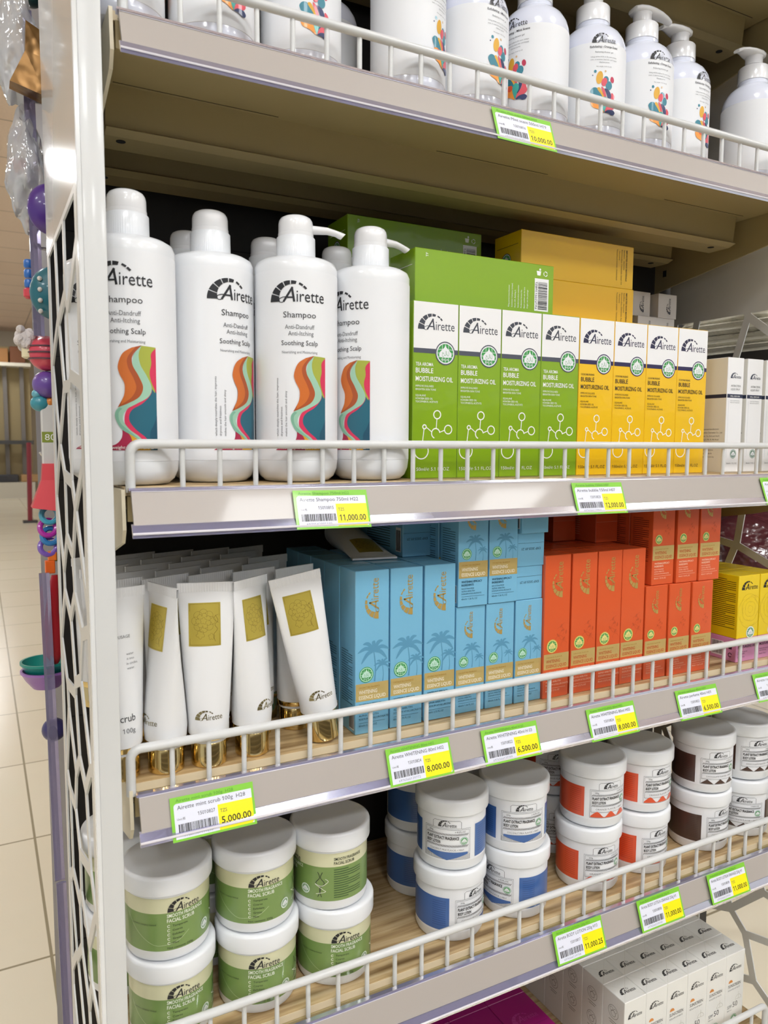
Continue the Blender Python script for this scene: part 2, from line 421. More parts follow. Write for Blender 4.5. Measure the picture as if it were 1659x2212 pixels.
# ------------------------------------------------------------------ shelving unit
XA, XB = -0.0007, 0.900          # shelf ends
Z0, Z1, Z2, Z3, Z4, Z5 = 0.600, 0.3285, -0.0540, -0.3210, -0.5916, -0.8825
DEP = 0.276                      # shelf depth
TOP = {0: Z0 + 0.004, 1: Z1 + 0.004, 2: -0.0535, 3: Z3 + 0.004, 4: Z4 + 0.004, 5: Z5 + 0.004}
def make_shelf(k, zk, label):
    zt = TOP[k]
    t = empty('shelf', (0, 0, zt))
    tag(t, label, 'shelf', 'shelves of the display unit')
    zr = zk - zt
    bd = MB().box(XA, 0.0146, -0.008, XB, DEP, 0.0, OAK)
    bd.build('board', t)
    MB().box(XA, 0.0138, -0.0078, XB, 0.0145, -0.0003, EDGE_BAND).build('edge_band', t)
    tr = MB().box(XA + 0.002, 0.0165, -0.0195, XB - 0.002, DEP, -0.0082, CREAM_SHADE); tr.box(XA + 0.002, 0.012, -0.030, XB - 0.002, 0.0165, -0.0082, CREAM_SHADE)
    for xs in (0.012, 0.36, 0.72):     # pressed seams
        tr.box(xs, 0.0985, -0.0198, xs + 0.16, 0.0992, -0.0194, DARKLINE)
    tr.build('tray', t)
    for yc in (() if k == 2 else (0.104, 0.217)):
        c = MB().prism([(yc, -0.0195), (yc + 0.004, -0.055), (yc - 0.001, -0.058), (yc + 0.010, -0.062), (yc + 0.045, -0.062), (yc + 0.05, -0.0195)], 'x', 0.006, 0.872, CREAM_SHADE)
        for xh in (0.022, 0.845):
            c.lathe([(0.0045, 0), (0.0045, 0.0004)], DARKLINE, 14, (xh, yc + 0.020, -0.0625), False)
        c.build('stiffener', t)
    for x0 in (XA - 0.004, XB + 0.0005):
        b = MB().prism([(0.005, -0.002), (0.002, -0.036), (0.010, -0.048), (0.075, -0.064), (0.279, -0.098), (0.279, -0.002)], 'x', x0, x0 + 0.003, CREAM_PLASTIC if x0 < 0.5 else CREAM_SHADE)  # left bracket in plain cream, right one in the shade-darkened cream
        for q in range(3): b.box(x0 - 0.0004, 0.255, -0.03 - q * 0.022, x0 + 0.0002, 0.262, -0.02 - q * 0.022, DARKLINE)
        b.build('bracket', t)
    # price strip: sloped card holder with clear edges
    h, d = 0.0406, 0.0151
    def sl(u, off=0.0): return (-d * u + off * -0.937, zr - h * u + off * -0.35)   # u 0 top .. 1 bottom
    ps = MB().prism([sl(0.02), sl(0.745), (sl(0.745)[0] + 0.0035, sl(0.745)[1]), (0.0035, zr - 0.002)], 'x', XA + 0.003, XB - 0.001, STRIP_CARD)
    ps.build('price_strip', t)
    te = MB().prism([sl(-0.01, 0.0012), sl(0.045, 0.0012), sl(0.045), (0.004, zr - 0.004), (0.004, zr)], 'x', XA + 0.001, XB, CLEAR_LIP)
    te.prism([sl(0.055, 0.0004), sl(0.075, 0.0006), sl(0.075), sl(0.055)], 'x', XA + 0.003, XB, STRIP_EDGE)
    te.build('top_edge', t)
    lp = MB().prism([sl(0.745, 0.0008), sl(0.89, 0.0030), sl(1.0, 0.0008), sl(1.0, -0.0010), sl(0.745, -0.0022)], 'x', XA + 0.001, XB, CLEAR_LIP)
    lp.prism([sl(0.86, 0.0034), sl(0.885, 0.0040), sl(0.91, 0.0034), sl(0.885, 0.0026)], 'x', XA + 0.001, XB, STRIP_EDGE)
    lp.build('clear_lip', t)
    return t
SLAB = {0: 'uppermost shelf, only its cream underside seen above the white pump bottles',
        1: 'shelf carrying the white pump bottles, cream underside and sloped price strip',
        2: 'shelf carrying shampoo bottles and green and yellow cartons',
        3: 'shelf carrying white tubes and blue and orange cartons',
        4: 'shelf carrying the stacked white jars of scrub and lotion',
        5: 'lowest shelf carrying white sunscreen and magenta cartons'}
for k, z in enumerate((Z0, Z1, Z2, Z3, Z4, Z5)): make_shelf(k, z, SLAB[k])

wire_me = MB().tube([(0, 0, -0.004), (0, 0, 0.0365)], 0.0024, PAINT, 12).build('wire')
wire_data = wire_me.data; bpy.data.objects.remove(wire_me)
def make_fence(k, zk, x_corner, x_first, label):
    t = empty('wire_fence', (0, 0, zk)); tag(t, label, 'wire fence', 'white wire fences along the shelf fronts')
    yw = 0.0092; zr = 0.0372; r = 0.0042
    pts = [(x_corner, yw, -0.004), (x_corner, yw, zr - 0.009)]
    for q in range(1, 6):
        a = q / 5 * PI / 2; pts.append((x_corner + 0.009 - 0.009 * math.cos(a), yw, zr - 0.009 + 0.009 * math.sin(a)))
    pts += [(0.45, yw, zr), (0.885, yw, zr)]
    for q in range(1, 6):
        a = q / 5 * PI / 2; pts.append((0.885 + 0.009 * math.sin(a), yw, zr - 0.009 + 0.009 * math.cos(a)))
    pts.append((0.894, yw, -0.004))
    MB().tube(pts, r, PAINT, 14).build('rail', t)
    x = x_first
    while x < 0.885:
        if abs(x - x_corner) > 0.015:
            w = bpy.data.objects.new('wire', wire_data); COL.objects.link(w); w.parent = t; w.location = (x, 0.0107, 0)
        x += 1 / 30.0
    return t
FL = {1: 'white wire fence in front of the pump bottles', 2: 'white wire fence in front of the shampoo bottles and green cartons',
      3: 'white wire fence in front of the tubes and blue cartons', 4: 'white wire fence in front of the stacked jars',
      5: 'white wire fence in front of the sunscreen cartons'}
make_fence(1, Z1, 0.0070, 0.0203, FL[1]); make_fence(2, Z2, 0.0037, 0.0483, FL[2]); make_fence(3, Z3, -0.0023, 0.0340, FL[3])
make_fence(4, Z4, -0.0020, 0.0310, FL[4]); make_fence(5, Z5, 0.0000, 0.0320, FL[5])

# back panel of the unit
bp = MB().box(-0.031, 0.284, ZF, 0.941, 0.292, 0.9, BACK)
for q in range(9): bp.box(-0.03, 0.2832, 0.36 - q * 0.14, 0.925, 0.284, 0.361 - q * 0.14, DARKLINE)
tag(bp.build('back_panel'), 'dark back panel closing the rear of the shelving unit', 'back panel')
ft = MB().box(0.0, 0.02, ZF, 0.9, 0.28, Z5 - 0.08, CREAM_SHADE)
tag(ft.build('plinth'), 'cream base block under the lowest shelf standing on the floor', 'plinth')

# lattice side panels
def clip(poly, nx, ny, c):
    out = []
    for i in range(len(poly)):
        a, b = poly[i], poly[(i + 1) % len(poly)]; da = nx * a[0] + ny * a[1] - c; db = nx * b[0] + ny * b[1] - c
        if da <= 0: out.append(a)
        if da * db < 0:
            t = da / (da - db); out.append((a[0] + (b[0] - a[0]) * t, a[1] + (b[1] - a[1]) * t))
    return out
def inset(poly, d):
    n = len(poly); A = sum(poly[i][0] * poly[(i + 1) % n][1] - poly[(i + 1) % n][0] * poly[i][1] for i in range(n))
    if A < 0: poly = poly[::-1]
    r = list(poly)
    for i in range(n):
        a, b = poly[i], poly[(i + 1) % n]; L = math.hypot(b[0] - a[0], b[1] - a[1])
        if L < 1e-7: continue
        nx, ny = (b[1] - a[1]) / L, -(b[0] - a[0]) / L
        r = clip(r, nx, ny, nx * a[0] + ny * a[1] - d)
        if len(r) < 3: return None
    return r
def lattice(name, seed, x0, x1, label, sheet_m, sol_m, post_x):
    t = empty(name, (0, 0, 0)); tag(t, label, 'side panel')
    y0, y1, z0, z1 = -0.004, 0.279, ZF, 0.90; zl = 0.19; fr = 0.012
    rnd = random.Random(seed); pts = []
    nz = 18; ny = 3
    for i in range(ny):
        for j in range(nz):
            pts.append((y0 + (i + 0.5 + 0.5 * (j % 2) - 0.25 + rnd.uniform(-.33, .33)) * (y1 - y0) / ny, ZF + 0.1 + (j + 0.5 + rnd.uniform(-.36, .36)) * (zl - ZF - 0.1) / nz))
    m = MB()
    def sheet(poly, hole):
        # flat ring between the polygon and the hole, both sides, with thin walls
        if hole is None:
            m.prism(poly, 'x', x0, x1, sheet_m); return
        bm = bmesh.new()
        def loop(pp):
            vs = [bm.verts.new((p[0], p[1], 0)) for p in pp]; return [bm.edges.new((vs[i], vs[(i + 1) % len(vs)])) for i in range(len(vs))]
        es = loop(poly) + loop(hole)
        bmesh.ops.triangle_fill(bm, edges=es, use_beauty=True)
        for i, v in enumerate(bm.verts): v.index = i
        vv = [(v.co.x, v.co.y) for v in bm.verts]; ff = [tuple(v.index for v in f.verts) for f in bm.faces]; bm.free()
        m.add([(x0, p[0], p[1]) for p in vv], ff, sheet_m); m.add([(x1, p[0], p[1]) for p in vv], ff, sheet_m)
        n = len(hole)
        m.add([(x0, p[0], p[1]) for p in hole] + [(x1, p[0], p[1]) for p in hole], [(i, i + n, (i + 1) % n + n, (i + 1) % n) for i in range(n)], PAINT)
    for i, p in enumerate(pts):
        poly = [(y0 + fr, ZF + 0.10), (y1 - fr, ZF + 0.10), (y1 - fr, zl), (y0 + fr, zl)]
        for j, q in enumerate(pts):
            if i != j:
                nx, nyy = q[0] - p[0], q[1] - p[1]
                poly = clip(poly, nx, nyy, (q[0] ** 2 + q[1] ** 2 - p[0] ** 2 - p[1] ** 2) / 2)
                if len(poly) < 3: break
        if len(poly) >= 3:
            cl = []
            for q in poly:
                if not cl or math.hypot(q[0] - cl[-1][0], q[1] - cl[-1][1]) > 1e-5: cl.append(q)
            if math.hypot(cl[0][0] - cl[-1][0], cl[0][1] - cl[-1][1]) < 1e-5: cl.pop()
            h = inset(cl, 0.0058)
            if h:
                c2 = []
                for q in h:
                    if not c2 or math.hypot(q[0] - c2[-1][0], q[1] - c2[-1][1]) > 1e-5: c2.append(q)
                if math.hypot(c2[0][0] - c2[-1][0], c2[0][1] - c2[-1][1]) < 1e-5: c2.pop()
                h = c2 if len(c2) >= 3 else None
            sheet(cl, h)
    m.box(x0, y0, ZF, x1, y0 + fr, zl, sheet_m); m.box(x0, y1 - fr, ZF, x1, y1, zl, sheet_m); m.box(x0, y0 + fr, ZF, x1, y1 - fr, ZF + 0.10, sheet_m)
    m.build('lattice_sheet', t)
    MB().box(x0, y0, zl, x1, y1, z1, sol_m).build('solid_top', t)
    a, b = post_x
    MB().box(a, -0.010, ZF, b, -0.0045, z1, PAINT, 0.0012, 2).build('front_post', t)
    e0, e1 = (x0 - 0.0002, a + 0.0004) if a < 0 else (b - 0.0004, x1 + 0.0002)
    MB().box(e0, -0.0094, ZF, e1, -0.0035, z1, sol_m, 0.0006).build('frame_lip', t)
    return t
lattice('lattice_panel', 4, -0.0340, -0.0322, 'white lattice side panel with glossy top beside the shampoo bottles', LATTICE_PAINT, GLOSS_PAINT, (-0.0305, -0.0128))
lattice('lattice_panel', 9, 0.9380, 0.9398, 'grey lattice side panel at the far end behind the yellow cartons', LATTICE_PAINT, LATTICE_PAINT, (0.9190, 0.9402))

# ------------------------------------------------------------------ product prototypes
TEAL, DTEAL, MINT, DMINT, LIME = ink('1F6377'), ink('174F66'), ink('9CC7AE'), ink('7FB39A'), ink('A5AD3E')
PINKC, CRIM, ORG, DORG, YEL = ink('D62F58'), ink('A81E45'), ink('CB6A22'), ink('A94E1C'), ink('D9A21E')
GREYTX = ink('6A6C70'); DKTX = ink('2A2B30')
WHITE_INK = ink('F2F2EE')

def spout(m, z, L, r0=0.0055, up=0.0):
    rings = []
    for t in (0, 0.25, 0.5, 0.75, 0.92, 1.0):
        x = 0.006 + L * t; w = r0 * (1 - 0.25 * t); h = r0 * (0.78 - 0.3 * t); zc = z + up * t - (0.0045 * max(0, t - 0.6) / 0.4 if t > 0.6 else 0)
        rings.append([(x + (0.0025 * math.sin(a) if t > 0.9 else 0), w * math.cos(a), zc + h * math.sin(a)) for a in (2 * PI * q / 14 for q in range(14))])
    m.loft(rings, PUMP)

# --- shampoo bottle (750 ml, domed pump)
def shampoo_proto():
    t = empty('shampoo_bottle'); R = 0.0405
    b = MB()
    b.lathe([(0, 0), (0.026, 0), (0.0315, 0.0012), (0.0365, 0.0055), (0.0395, 0.0125), (R - 0.0002, 0.0205), (R - 0.0002, 0.0212)], WHITE, 64)
    b.lathe([(R - 0.0004, 0.0212), (R, 0.0214), (R, 0.1985)], WHITE_LABEL, 64)
    b.lathe([(R - 0.0003, 0.1985), (R - 0.0003, 0.2055), (R - 0.0022, 0.2100), (R - 0.007, 0.2128), (0.026, 0.2142), (0.0205, 0.2146), (0.0205, 0.2165)], WHITE, 64)
    a = Art(0.003)
    a.logo(-0.0265, 0.1690, 0.053, BLACK)
    a.text('Shampoo', 0.002, 0.1545, 0.0054, DKTX, 'c', w=0.031)
    a.text('Anti-Dandruff', 0.002, 0.1440, 0.0040, GREYTX, 'c', w=0.028)
    a.text('Anti-Itching', 0.003, 0.1380, 0.0040, GREYTX, 'c', w=0.024)
    a.text('Soothing Scalp', 0.002, 0.1290, 0.0044, DKTX, 'c', w=0.035)
    a.text('Nourishing and Moisturizing', 0.002, 0.1215, 0.0024, GREYTX, 'c', w=0.034)
    for x, s_ in ((-0.0190, 'which deeply nourishes the hair, improves'), (-0.0150, 'dryness and frizziness'), (-0.0105, 'makes the hair smooth and shiny')):
        a.text(s_, x, 0.0440, 0.0019, GREYTX, rot=PI / 2, sx=1.15)
    k = 0.000186
    def Q(pts, closed=True, n=5): return [((u - 1025) * k, (1640 - v) * 0.0001778) for u, v in pts]
    rb, bt = 1176, 1466
    a.poly(Q(cat([(1175, 1000), (1150, 1165), (1115, 1225), (1060, 1268), (1038, 1310), (1055, 1355), (1110, 1420)], False)) + Q([(1140, bt), (rb, bt), (rb, 1000)]), TEAL, 1)
    a.poly(Q(cat([(rb, 1300), (1158, 1345), (1140, 1385), (1142, 1466)], False)) + Q([(rb, bt)]), DTEAL, 2)
    a.poly(Q(cat([(1105, 968), (1090, 1020), (1115, 1100), (1150, 1165)], False)) + Q(cat([(1168, 1190), (rb, 1100), (rb, 972)], False)), LIME, 2)
    a.poly(Q(cat([(rb, 976), (1152, 1005), (1153, 1050), (1144, 1095), (1152, 1140), (rb, 1192)], False)), PINKC, 3)
    # crimson foot, yellow and pink waves
    a.poly(Q(cat([(1012, 1340), (1018, 1375), (1012, 1410), (985, 1438), (935, 1450), (905, 1466)], False)) + Q([(1060, 1466), (1060, 1390)]), CRIM, 2)
    a.poly(Q(cat([(1030, 1370), (1055, 1405), (1062, 1466)], False)) + Q([(1142, 1466)]) + Q(cat([(1120, 1420), (1080, 1380), (1040, 1350)], False)), YEL, 3)
    a.poly(Q(cat([(1153, 1160), (1148, 1195), (1110, 1240), (1060, 1275), (1048, 1320), (1075, 1365), (1120, 1405), (1140, 1440)], False)) + Q(cat([(1120, 1435), (1085, 1400), (1040, 1365), (1028, 1320), (1042, 1270), (1090, 1235), (1135, 1200)], False)), PINKC, 4)
    a.poly(Q(cat([(1110, 966), (1096, 1010), (1103, 1060), (1130, 1110), (1152, 1165), (1135, 1210), (1080, 1245), (1035, 1275), (1022, 1320), (1048, 1365), (1090, 1400), (1125, 1440)], False)) + Q(cat([(1105, 1432), (1060, 1395), (1015, 1365), (990, 1320), (988, 1285), (1010, 1258), (1060, 1235), (1088, 1195), (1075, 1140), (1065, 1070), (1075, 1010)], False)), MINT, 5)
    a.poly(Q(cat([(1020, 1268), (1003, 1290), (1010, 1335), (1050, 1375), (1090, 1412)], False)) + Q(cat([(1060, 1395), (1015, 1365), (992, 1320), (990, 1285), (1008, 1262)], False)), DMINT, 6)
    a.poly(Q(cat([(1108, 967), (1070, 1015), (1068, 1060), (1095, 1115), (1112, 1165), (1095, 1210), (1050, 1240), (1000, 1262)], False)) + Q(cat([(1012, 1240), (1030, 1200), (1032, 1150), (1012, 1105), (1005, 1065), (1025, 1010), (1065, 980)], False)), DORG, 7)
    a.poly(Q(cat([(1085, 974), (1048, 1025), (1048, 1070), (1072, 1125), (1082, 1170), (1060, 1215), (1015, 1250)], False)) + Q(cat([(1018, 1230), (1030, 1200), (1032, 1150), (1012, 1105), (1005, 1065), (1025, 1010), (1058, 984)], False)), ORG, 8)
    a.text('Net weight: 25.36 FL.OZ', -0.018, 0.0320, 0.0028, WHITE_INK, w=0.042, lay=9)
    b.art(a, on_cyl(R)); b.build('bottle_body', t)
    c = MB().lathe([(0.0190, 0.2150), (0.0190, 0.2165), (0.0188, 0.2355), (0.0180, 0.2364)], WHITE, 120, ridge=0.018)
    c.build('collar', t)
    p = MB().lathe([(0.0172, 0.2360), (0.0173, 0.2365), (0.0173, 0.2398), (0.0167, 0.2400), (0.0169, 0.2408), (0.0168, 0.2490), (0.0162, 0.2520), (0.0147, 0.2545), (0.0115, 0.2563), (0.006, 0.2570), (0, 0.2572)], PUMP, 48)
    p.build('pump_head', t)
    n = MB(); spout(n, 0.2455, 0.032); n.build('spout', t).location = (0.009, 0, 0)
    return proto(t)

# --- shower gel bottle (500 ml, duck bill pump)
def gel_art(kind):
    a = Art(0.003)
    a.logo(-0.0125, 0.0905, 0.028, BLACK)
    a.text('Exfoliating - %s Scent' % kind, 0.002, 0.0850, 0.0021, DKTX, 'c', w=0.033, bold=0.015)
    a.text('Relieving shower gel', 0.002, 0.0795, 0.0017, GREYTX, 'c', w=0.021)
    for i, s_ in enumerate(('Using amino acids as the core compo', 'nent, it removes dead skin and deeply', 'cleanses pores')):
        a.text(s_, 0.002, 0.0745 - i * 0.0030, 0.0014, GREYTX, 'c')
    a.text('Net weight: 16.91 FL.OZ', 0.002, 0.0640, 0.0012, GREYTX, 'c')
    k = 0.000118
    def E(u, v, rx_, ry_, m, lay, rot=0): a.ell((u - 430) * k, 0.0135 + (410 - v) * k, rx_ * k, ry_ * k, m, lay, rot)
    def P(pts, m, lay): a.poly([((u - 430) * k, 0.0135 + (410 - v) * k) for u, v in cat(pts)], m, lay)
    Y_, T_, N_, C_, O_, RO, TQ = ink('E0A92B'), ink('2E8296'), ink('243667'), ink('DC4F5E'), ink('F39A38'), ink('E0572F'), ink('35A79C')
    E(362, 22, 13, 14, T_, 1); E(461, 20, 9, 10, ink('D8B588'), 1); E(339, 57, 6, 6, N_, 1); E(536, 92, 20, 29, ink('C02B4F'), 1, 0.2)
    E(405, 80, 32, 60, Y_, 1, -0.15); E(470, 95, 27, 30, T_, 2); E(452, 120, 28, 40, C_, 3, -0.3); E(500, 150, 34, 40, T_, 3)
    P([(320, 205), (345, 172), (385, 178), (420, 225), (440, 280), (400, 280), (350, 262)], T_, 4)
    P([(400, 170), (418, 185), (450, 250), (445, 275), (425, 240), (385, 185)], Y_, 5)
    P([(425, 165), (455, 190), (475, 255), (455, 262), (440, 225)], C_, 5)
    P([(455, 180), (500, 195), (525, 240), (515, 300), (480, 350), (470, 320), (490, 270), (475, 220)], N_, 6)
    P([(530, 215), (565, 240), (560, 290), (572, 340), (540, 372), (465, 400), (480, 350), (515, 310), (525, 260)], C_, 6)
    P([(325, 300), (345, 268), (390, 262), (425, 310), (455, 400), (400, 372), (345, 350)], O_, 5)
    E(398, 290, 30, 27, RO, 7)
    P([(460, 256), (490, 275), (492, 315), (470, 355), (458, 400), (435, 350), (425, 305), (437, 268)], TQ, 8)
    P([(462, 402), (490, 378), (545, 372), (572, 392), (560, 415), (530, 420), (500, 405)], N_, 8)
    return a
def gel_proto(kind):
    t = empty('pump_bottle'); R = 0.039
    b = MB()
    b.lathe([(0, 0.001), (0.030, 0), (0.0355, 0.0012), (0.0383, 0.005), (R - 0.0003, 0.011), (R - 0.0003, 0.0150)], TRANSLUCENT, 64)
    b.lathe([(R - 0.0003, 0.0150), (R, 0.0152), (R, 0.1055), (R - 0.0003, 0.1057)], WHITE_LABEL, 64)
    b.lathe([(R - 0.0003, 0.1057), (R - 0.0008, 0.1115), (R - 0.003, 0.1190), (R - 0.0075, 0.1265), (R - 0.0135, 0.1320), (0.0205, 0.1350), (0.0190, 0.1365), (0.0186, 0.1412)], TRANSLUCENT, 64)
    b.art(gel_art(kind), lambda x, y, l: on_cyl(R)(x, y + 0.0145, l)); b.build('bottle_body', t)
    MB().lathe([(0.0188, 0.1408), (0.0196, 0.1412), (0.0194, 0.1590), (0.0186, 0.1600), (0.0115, 0.1603)], PUMP, 72, ridge=0.004).build('collar', t)
    p = MB().lathe([(0.0108, 0.1600), (0.0104, 0.1635), (0.0112, 0.1640), (0.0110, 0.1725), (0.0118, 0.1745)], PUMP, 36)
    rings = []
    for q, (x, w, zt_, zb) in enumerate(((-0.0150, 0.004, 0.1790, 0.1762), (-0.0140, 0.0085, 0.1806, 0.1748), (-0.009, 0.0122, 0.1814, 0.1738), (0.0, 0.0135, 0.1818, 0.1734), (0.012, 0.0118, 0.1816, 0.1742), (0.024, 0.0088, 0.1804, 0.1746), (0.034, 0.0064, 0.1780, 0.1728), (0.040, 0.0050, 0.1752, 0.1700), (0.0415, 0.0042, 0.1738, 0.1700))):
        zc, hh = (zt_ + zb) / 2, (zt_ - zb) / 2
        rings.append([(x, w * math.copysign(abs(math.cos(a)) ** 0.7, math.cos(a)), zc + hh * math.copysign(abs(math.sin(a)) ** 0.7, math.sin(a))) for a in (2 * PI * k / 20 for k in range(20))])
    p.loft(rings, PUMP); p.build('pump_head', t)
    return proto(t)

# --- squeeze tube with a gold cap
TUBE_H = 0.172
def tube_sec(z):
    t = max(0.0, min(1.0, (z - 0.040) / (TUBE_H - 0.008 - 0.040)))
    a = 0.0190 + (0.0262 - 0.0190) * t ** 0.9; b = 0.0190 * (1 - t ** 1.15) + 0.0011
    if z < 0.040: a = b = 0.0190
    return a, b
def on_tube(side=-1):
    def fn(x, z, l):
        a, b = tube_sec(z); q = max(-0.999, min(0.999, x / a))
        return (x * -side, side * (b * math.sqrt(1 - q * q) + 0.0002 + l * EPS), z)
    return fn
def tube_body():
    m = MB(); rings = []; N = 40
    for z in [0.0305, 0.0312, 0.033] + [0.033 + (TUBE_H - 0.0085 - 0.033) * q / 16 for q in range(1, 17)]:
        a, b = tube_sec(z)
        if z < 0.031: a -= 0.0015; b -= 0.0015
        rings.append([(a * math.cos(2 * PI * k / N), b * math.sin(2 * PI * k / N), z) for k in range(N)])
    m.loft(rings, TUBE_W)
    return m
def tube_proto(variant):
    t = empty('squeeze_tube'); m = tube_body()
    a = Art(0.0022)
    if variant == 'front':
        g = GOLD_FOIL; ln = ink('7A6416')
        x0, x1, y0, y1 = -0.0165, 0.0125, 0.1140, 0.1535
        for q in range(8):
            a.rect(x0, y0 + (y1 - y0) * q / 8, x1, y0 + (y1 - y0) * (q + 1) / 8, g, 1)
        i = 0.0012
        a.line([(x0 + i, y0 + i), (x1 - i, y0 + i), (x1 - i, y1 - i), (x0 + i, y1 - i), (x0 + i, y0 + i)], 0.00028, ln, 2)
        for cx, cy, r, n, ph in ((-0.003, 0.137, 0.0022, 5, 0.2), (-0.003, 0.137, 0.0046, 7, 0.5), (-0.003, 0.137, 0.0070, 8, 0.0), (-0.006, 0.1245, 0.0026, 5, 0.9), (0.004, 0.1225, 0.0020, 5, 0.3)):
            for k in range(n):
                an = ph + 2 * PI * k / n; px, py = cx + r * math.cos(an), cy + r * math.sin(an)
                a.ring(px, py, r * 0.55, 0.00022, ln, 2, 12, an - 2.0, an + 2.0)
        a.line(cat([(0.0075, 0.142), (0.010, 0.137), (0.0072, 0.133), (0.0095, 0.129), (0.006, 0.124), (0.0075, 0.118)], False), 0.00035, ln, 2)
        a.line(cat([(0.010, 0.1425), (0.006, 0.139), (0.0105, 0.135)], False), 0.00030, ln, 2)
        a.logo(-0.0120, 0.0470, 0.0245, mat('dark_gold', (0.33, 0.28, 0.14), 0.25, metal=0.8))
    else:
        a.text('scrub', 0.006, 0.0555, 0.0062, DKTX, 'r', w=0.017)
        a.text('100g', 0.005, 0.0455, 0.0042, GREYTX, 'r')
        for i, s_ in enumerate(('water', 'it into', 'in circles,', 'water.')):
            a.text(s_, 0.0135 if i == 2 else 0.010, 0.1130 - i * 0.0042, 0.0021, GREYTX, 'r')
        a.text('USAGE', 0.008, 0.128, 0.0026, GREYTX, 'r')
    m.art(a, on_tube(-1))
    m.build('tube_body', t)
    aa, bb = tube_sec(TUBE_H - 0.0085)
    c = MB(); n = 44; z0, z1 = TUBE_H - 0.0088, TUBE_H
    for sgn in (-1, 1):
        v = []; f = []
        for k in range(n + 1):
            x = -aa + 2 * aa * k / n; d = 0.0010 + (0.00022 if k % 2 else 0)
            v += [(x, sgn * d, z0), (x * 1.01, sgn * d, z1)]
            if k: f.append((2 * k - 2, 2 * k, 2 * k + 1, 2 * k - 1) if sgn < 0 else (2 * k - 1, 2 * k + 1, 2 * k, 2 * k - 2))
        c.add(v, f, TUBE_W)
    c.box(-aa * 1.005, -0.0010, z1 - 0.0006, aa * 1.005, 0.0010, z1, TUBE_W)
    c.build('crimped_end', t)
    g = MB().lathe([(0, 0), (0.0155, 0), (0.0164, 0.0010), (0.0163, 0.0225), (0.0156, 0.0235)], GOLD, 44)
    g.lathe([(0.0180, 0.0262), (0.0182, 0.0266), (0.0182, 0.0306), (0.0176, 0.0310)], GOLD, 44)
    g.build('gold_cap', t)
    MB().lathe([(0.0158, 0.0233), (0.0172, 0.0236), (0.0172, 0.0264), (0.016, 0.0266)], WHITE, 44).build('white_ring', t)
    return proto(t)
def plain_tube_proto():
    t = empty('squeeze_tube'); m = tube_body(); m.build('tube_body', t)
    aa, bb = tube_sec(TUBE_H - 0.0085)
    MB().box(-aa * 1.005, -0.0011, TUBE_H - 0.0088, aa * 1.005, 0.0011, TUBE_H, TUBE_W).build('crimped_end', t)
    MB().lathe([(0, 0), (0.0155, 0), (0.0164, 0.0010), (0.0163, 0.0225), (0.0156, 0.0235), (0.0172, 0.0240), (0.0182, 0.0266), (0.0182, 0.0306), (0.0176, 0.0310)], GOLD, 32).build('gold_cap', t)
    return proto(t)

# --- cartons
def carton(m, w, d, h, body, bev=0.0006): m.box(-w / 2, 0, 0, w / 2, d, h, body, bev)
def oil_proto(kind):
    """150 ml bubble oil carton, front on y=0"""
    w, d, h = 0.0569, 0.0569, 0.1880
    if kind == 'yellow': w = 0.0551; d = 0.0551
    o = MB(); body = C_GREEN if kind == 'green' else C_YELLOW
    carton(o, w, d, h, body)
    a = Art(); k = w / 204.0; kz = h / 793.0
    hd = ink('4B4F5C') if kind == 'green' else ink('2A2450'); tx = WHITE_INK if kind == 'green' else ink('3A3020')
    lg = ink('3E424C') if kind == 'green' else ink('2A2A48')
    X = lambda u: (u - 170) * k; Zz = lambda v: h - (v - 482) * kz
    hw = w / 2 - 0.0006
    a.rect(-hw, Zz(690), hw, h - 0.0007, C_WHITE, 1); a.rect(-hw, Zz(711), hw, Zz(690), hd, 1)
    a.logo(X(88), Zz(606), 165 * k, lg, 3)
    a.seal(X(212), Zz(707), 45 * k, hd, 3)
    a.text('TEA AROMA' if kind == 'green' else 'COCONUT MILK FRAGRANCE', X(80), Zz(768), (15 if kind == 'green' else 9) * kz, tx, w=78 * k, bold=0.01)
    a.text('BUBBLE', X(80), Zz(799), 21 * kz, tx, w=78 * k, bold=0.012); a.text('MOISTURIZING OIL', X(80), Zz(836), 21 * kz, tx, w=168 * k, bold=0.012)
    for q, (s_, v) in enumerate((('IMPROVE DULLNESS', 862), ('BRIGHTEN SKIN TONE', 877), ('SQUALANE', 904), ('HOHOBA SEED OIL', 918), ('TOCOPHEROL ACETATE', 932))):
        a.text(s_, X(80), Zz(v), 8.5 * kz, tx, sx=0.85)
    lw = 4.5 * k
    for (u, v, r, a0, a1) in ((178, 985, 18, 0, 2 * PI), (121, 1041, 10, 0, 2 * PI), (172, 1070, 21, 0.9 - PI * 0.25, PI * 1.4), (229, 1052, 19, 0, 2 * PI), (108, 1150, 33, 0, 2 * PI)):
        a.ring(X(u), Zz(v), r * k, lw, WHITE_INK, 3, a0=a0, a1=a1)
    for p, q in (((177, 1003), (174, 1049)), ((131, 1044), (152, 1062)), ((192, 1064), (211, 1056)), ((119, 1052), (112, 1117))):
        a.line([(X(p[0]), Zz(p[1])), (X(q[0]), Zz(q[1]))], lw * 0.8, WHITE_INK, 3)
    a.text('150ml/℮ 5.1 FL.OZ', X(76), Zz(1240), 15 * kz, tx if kind != 'green' else WHITE_INK, w=160 * k)
    o.art(a, on_front())
    tp = Art(); tp.line([(-w / 2 + 0.001, 0.014), (w / 2 - 0.001, 0.014)], 0.0004, hd, 1); o.art(tp, on_top(0, 0, h))
    return proto(o.build('carton'))
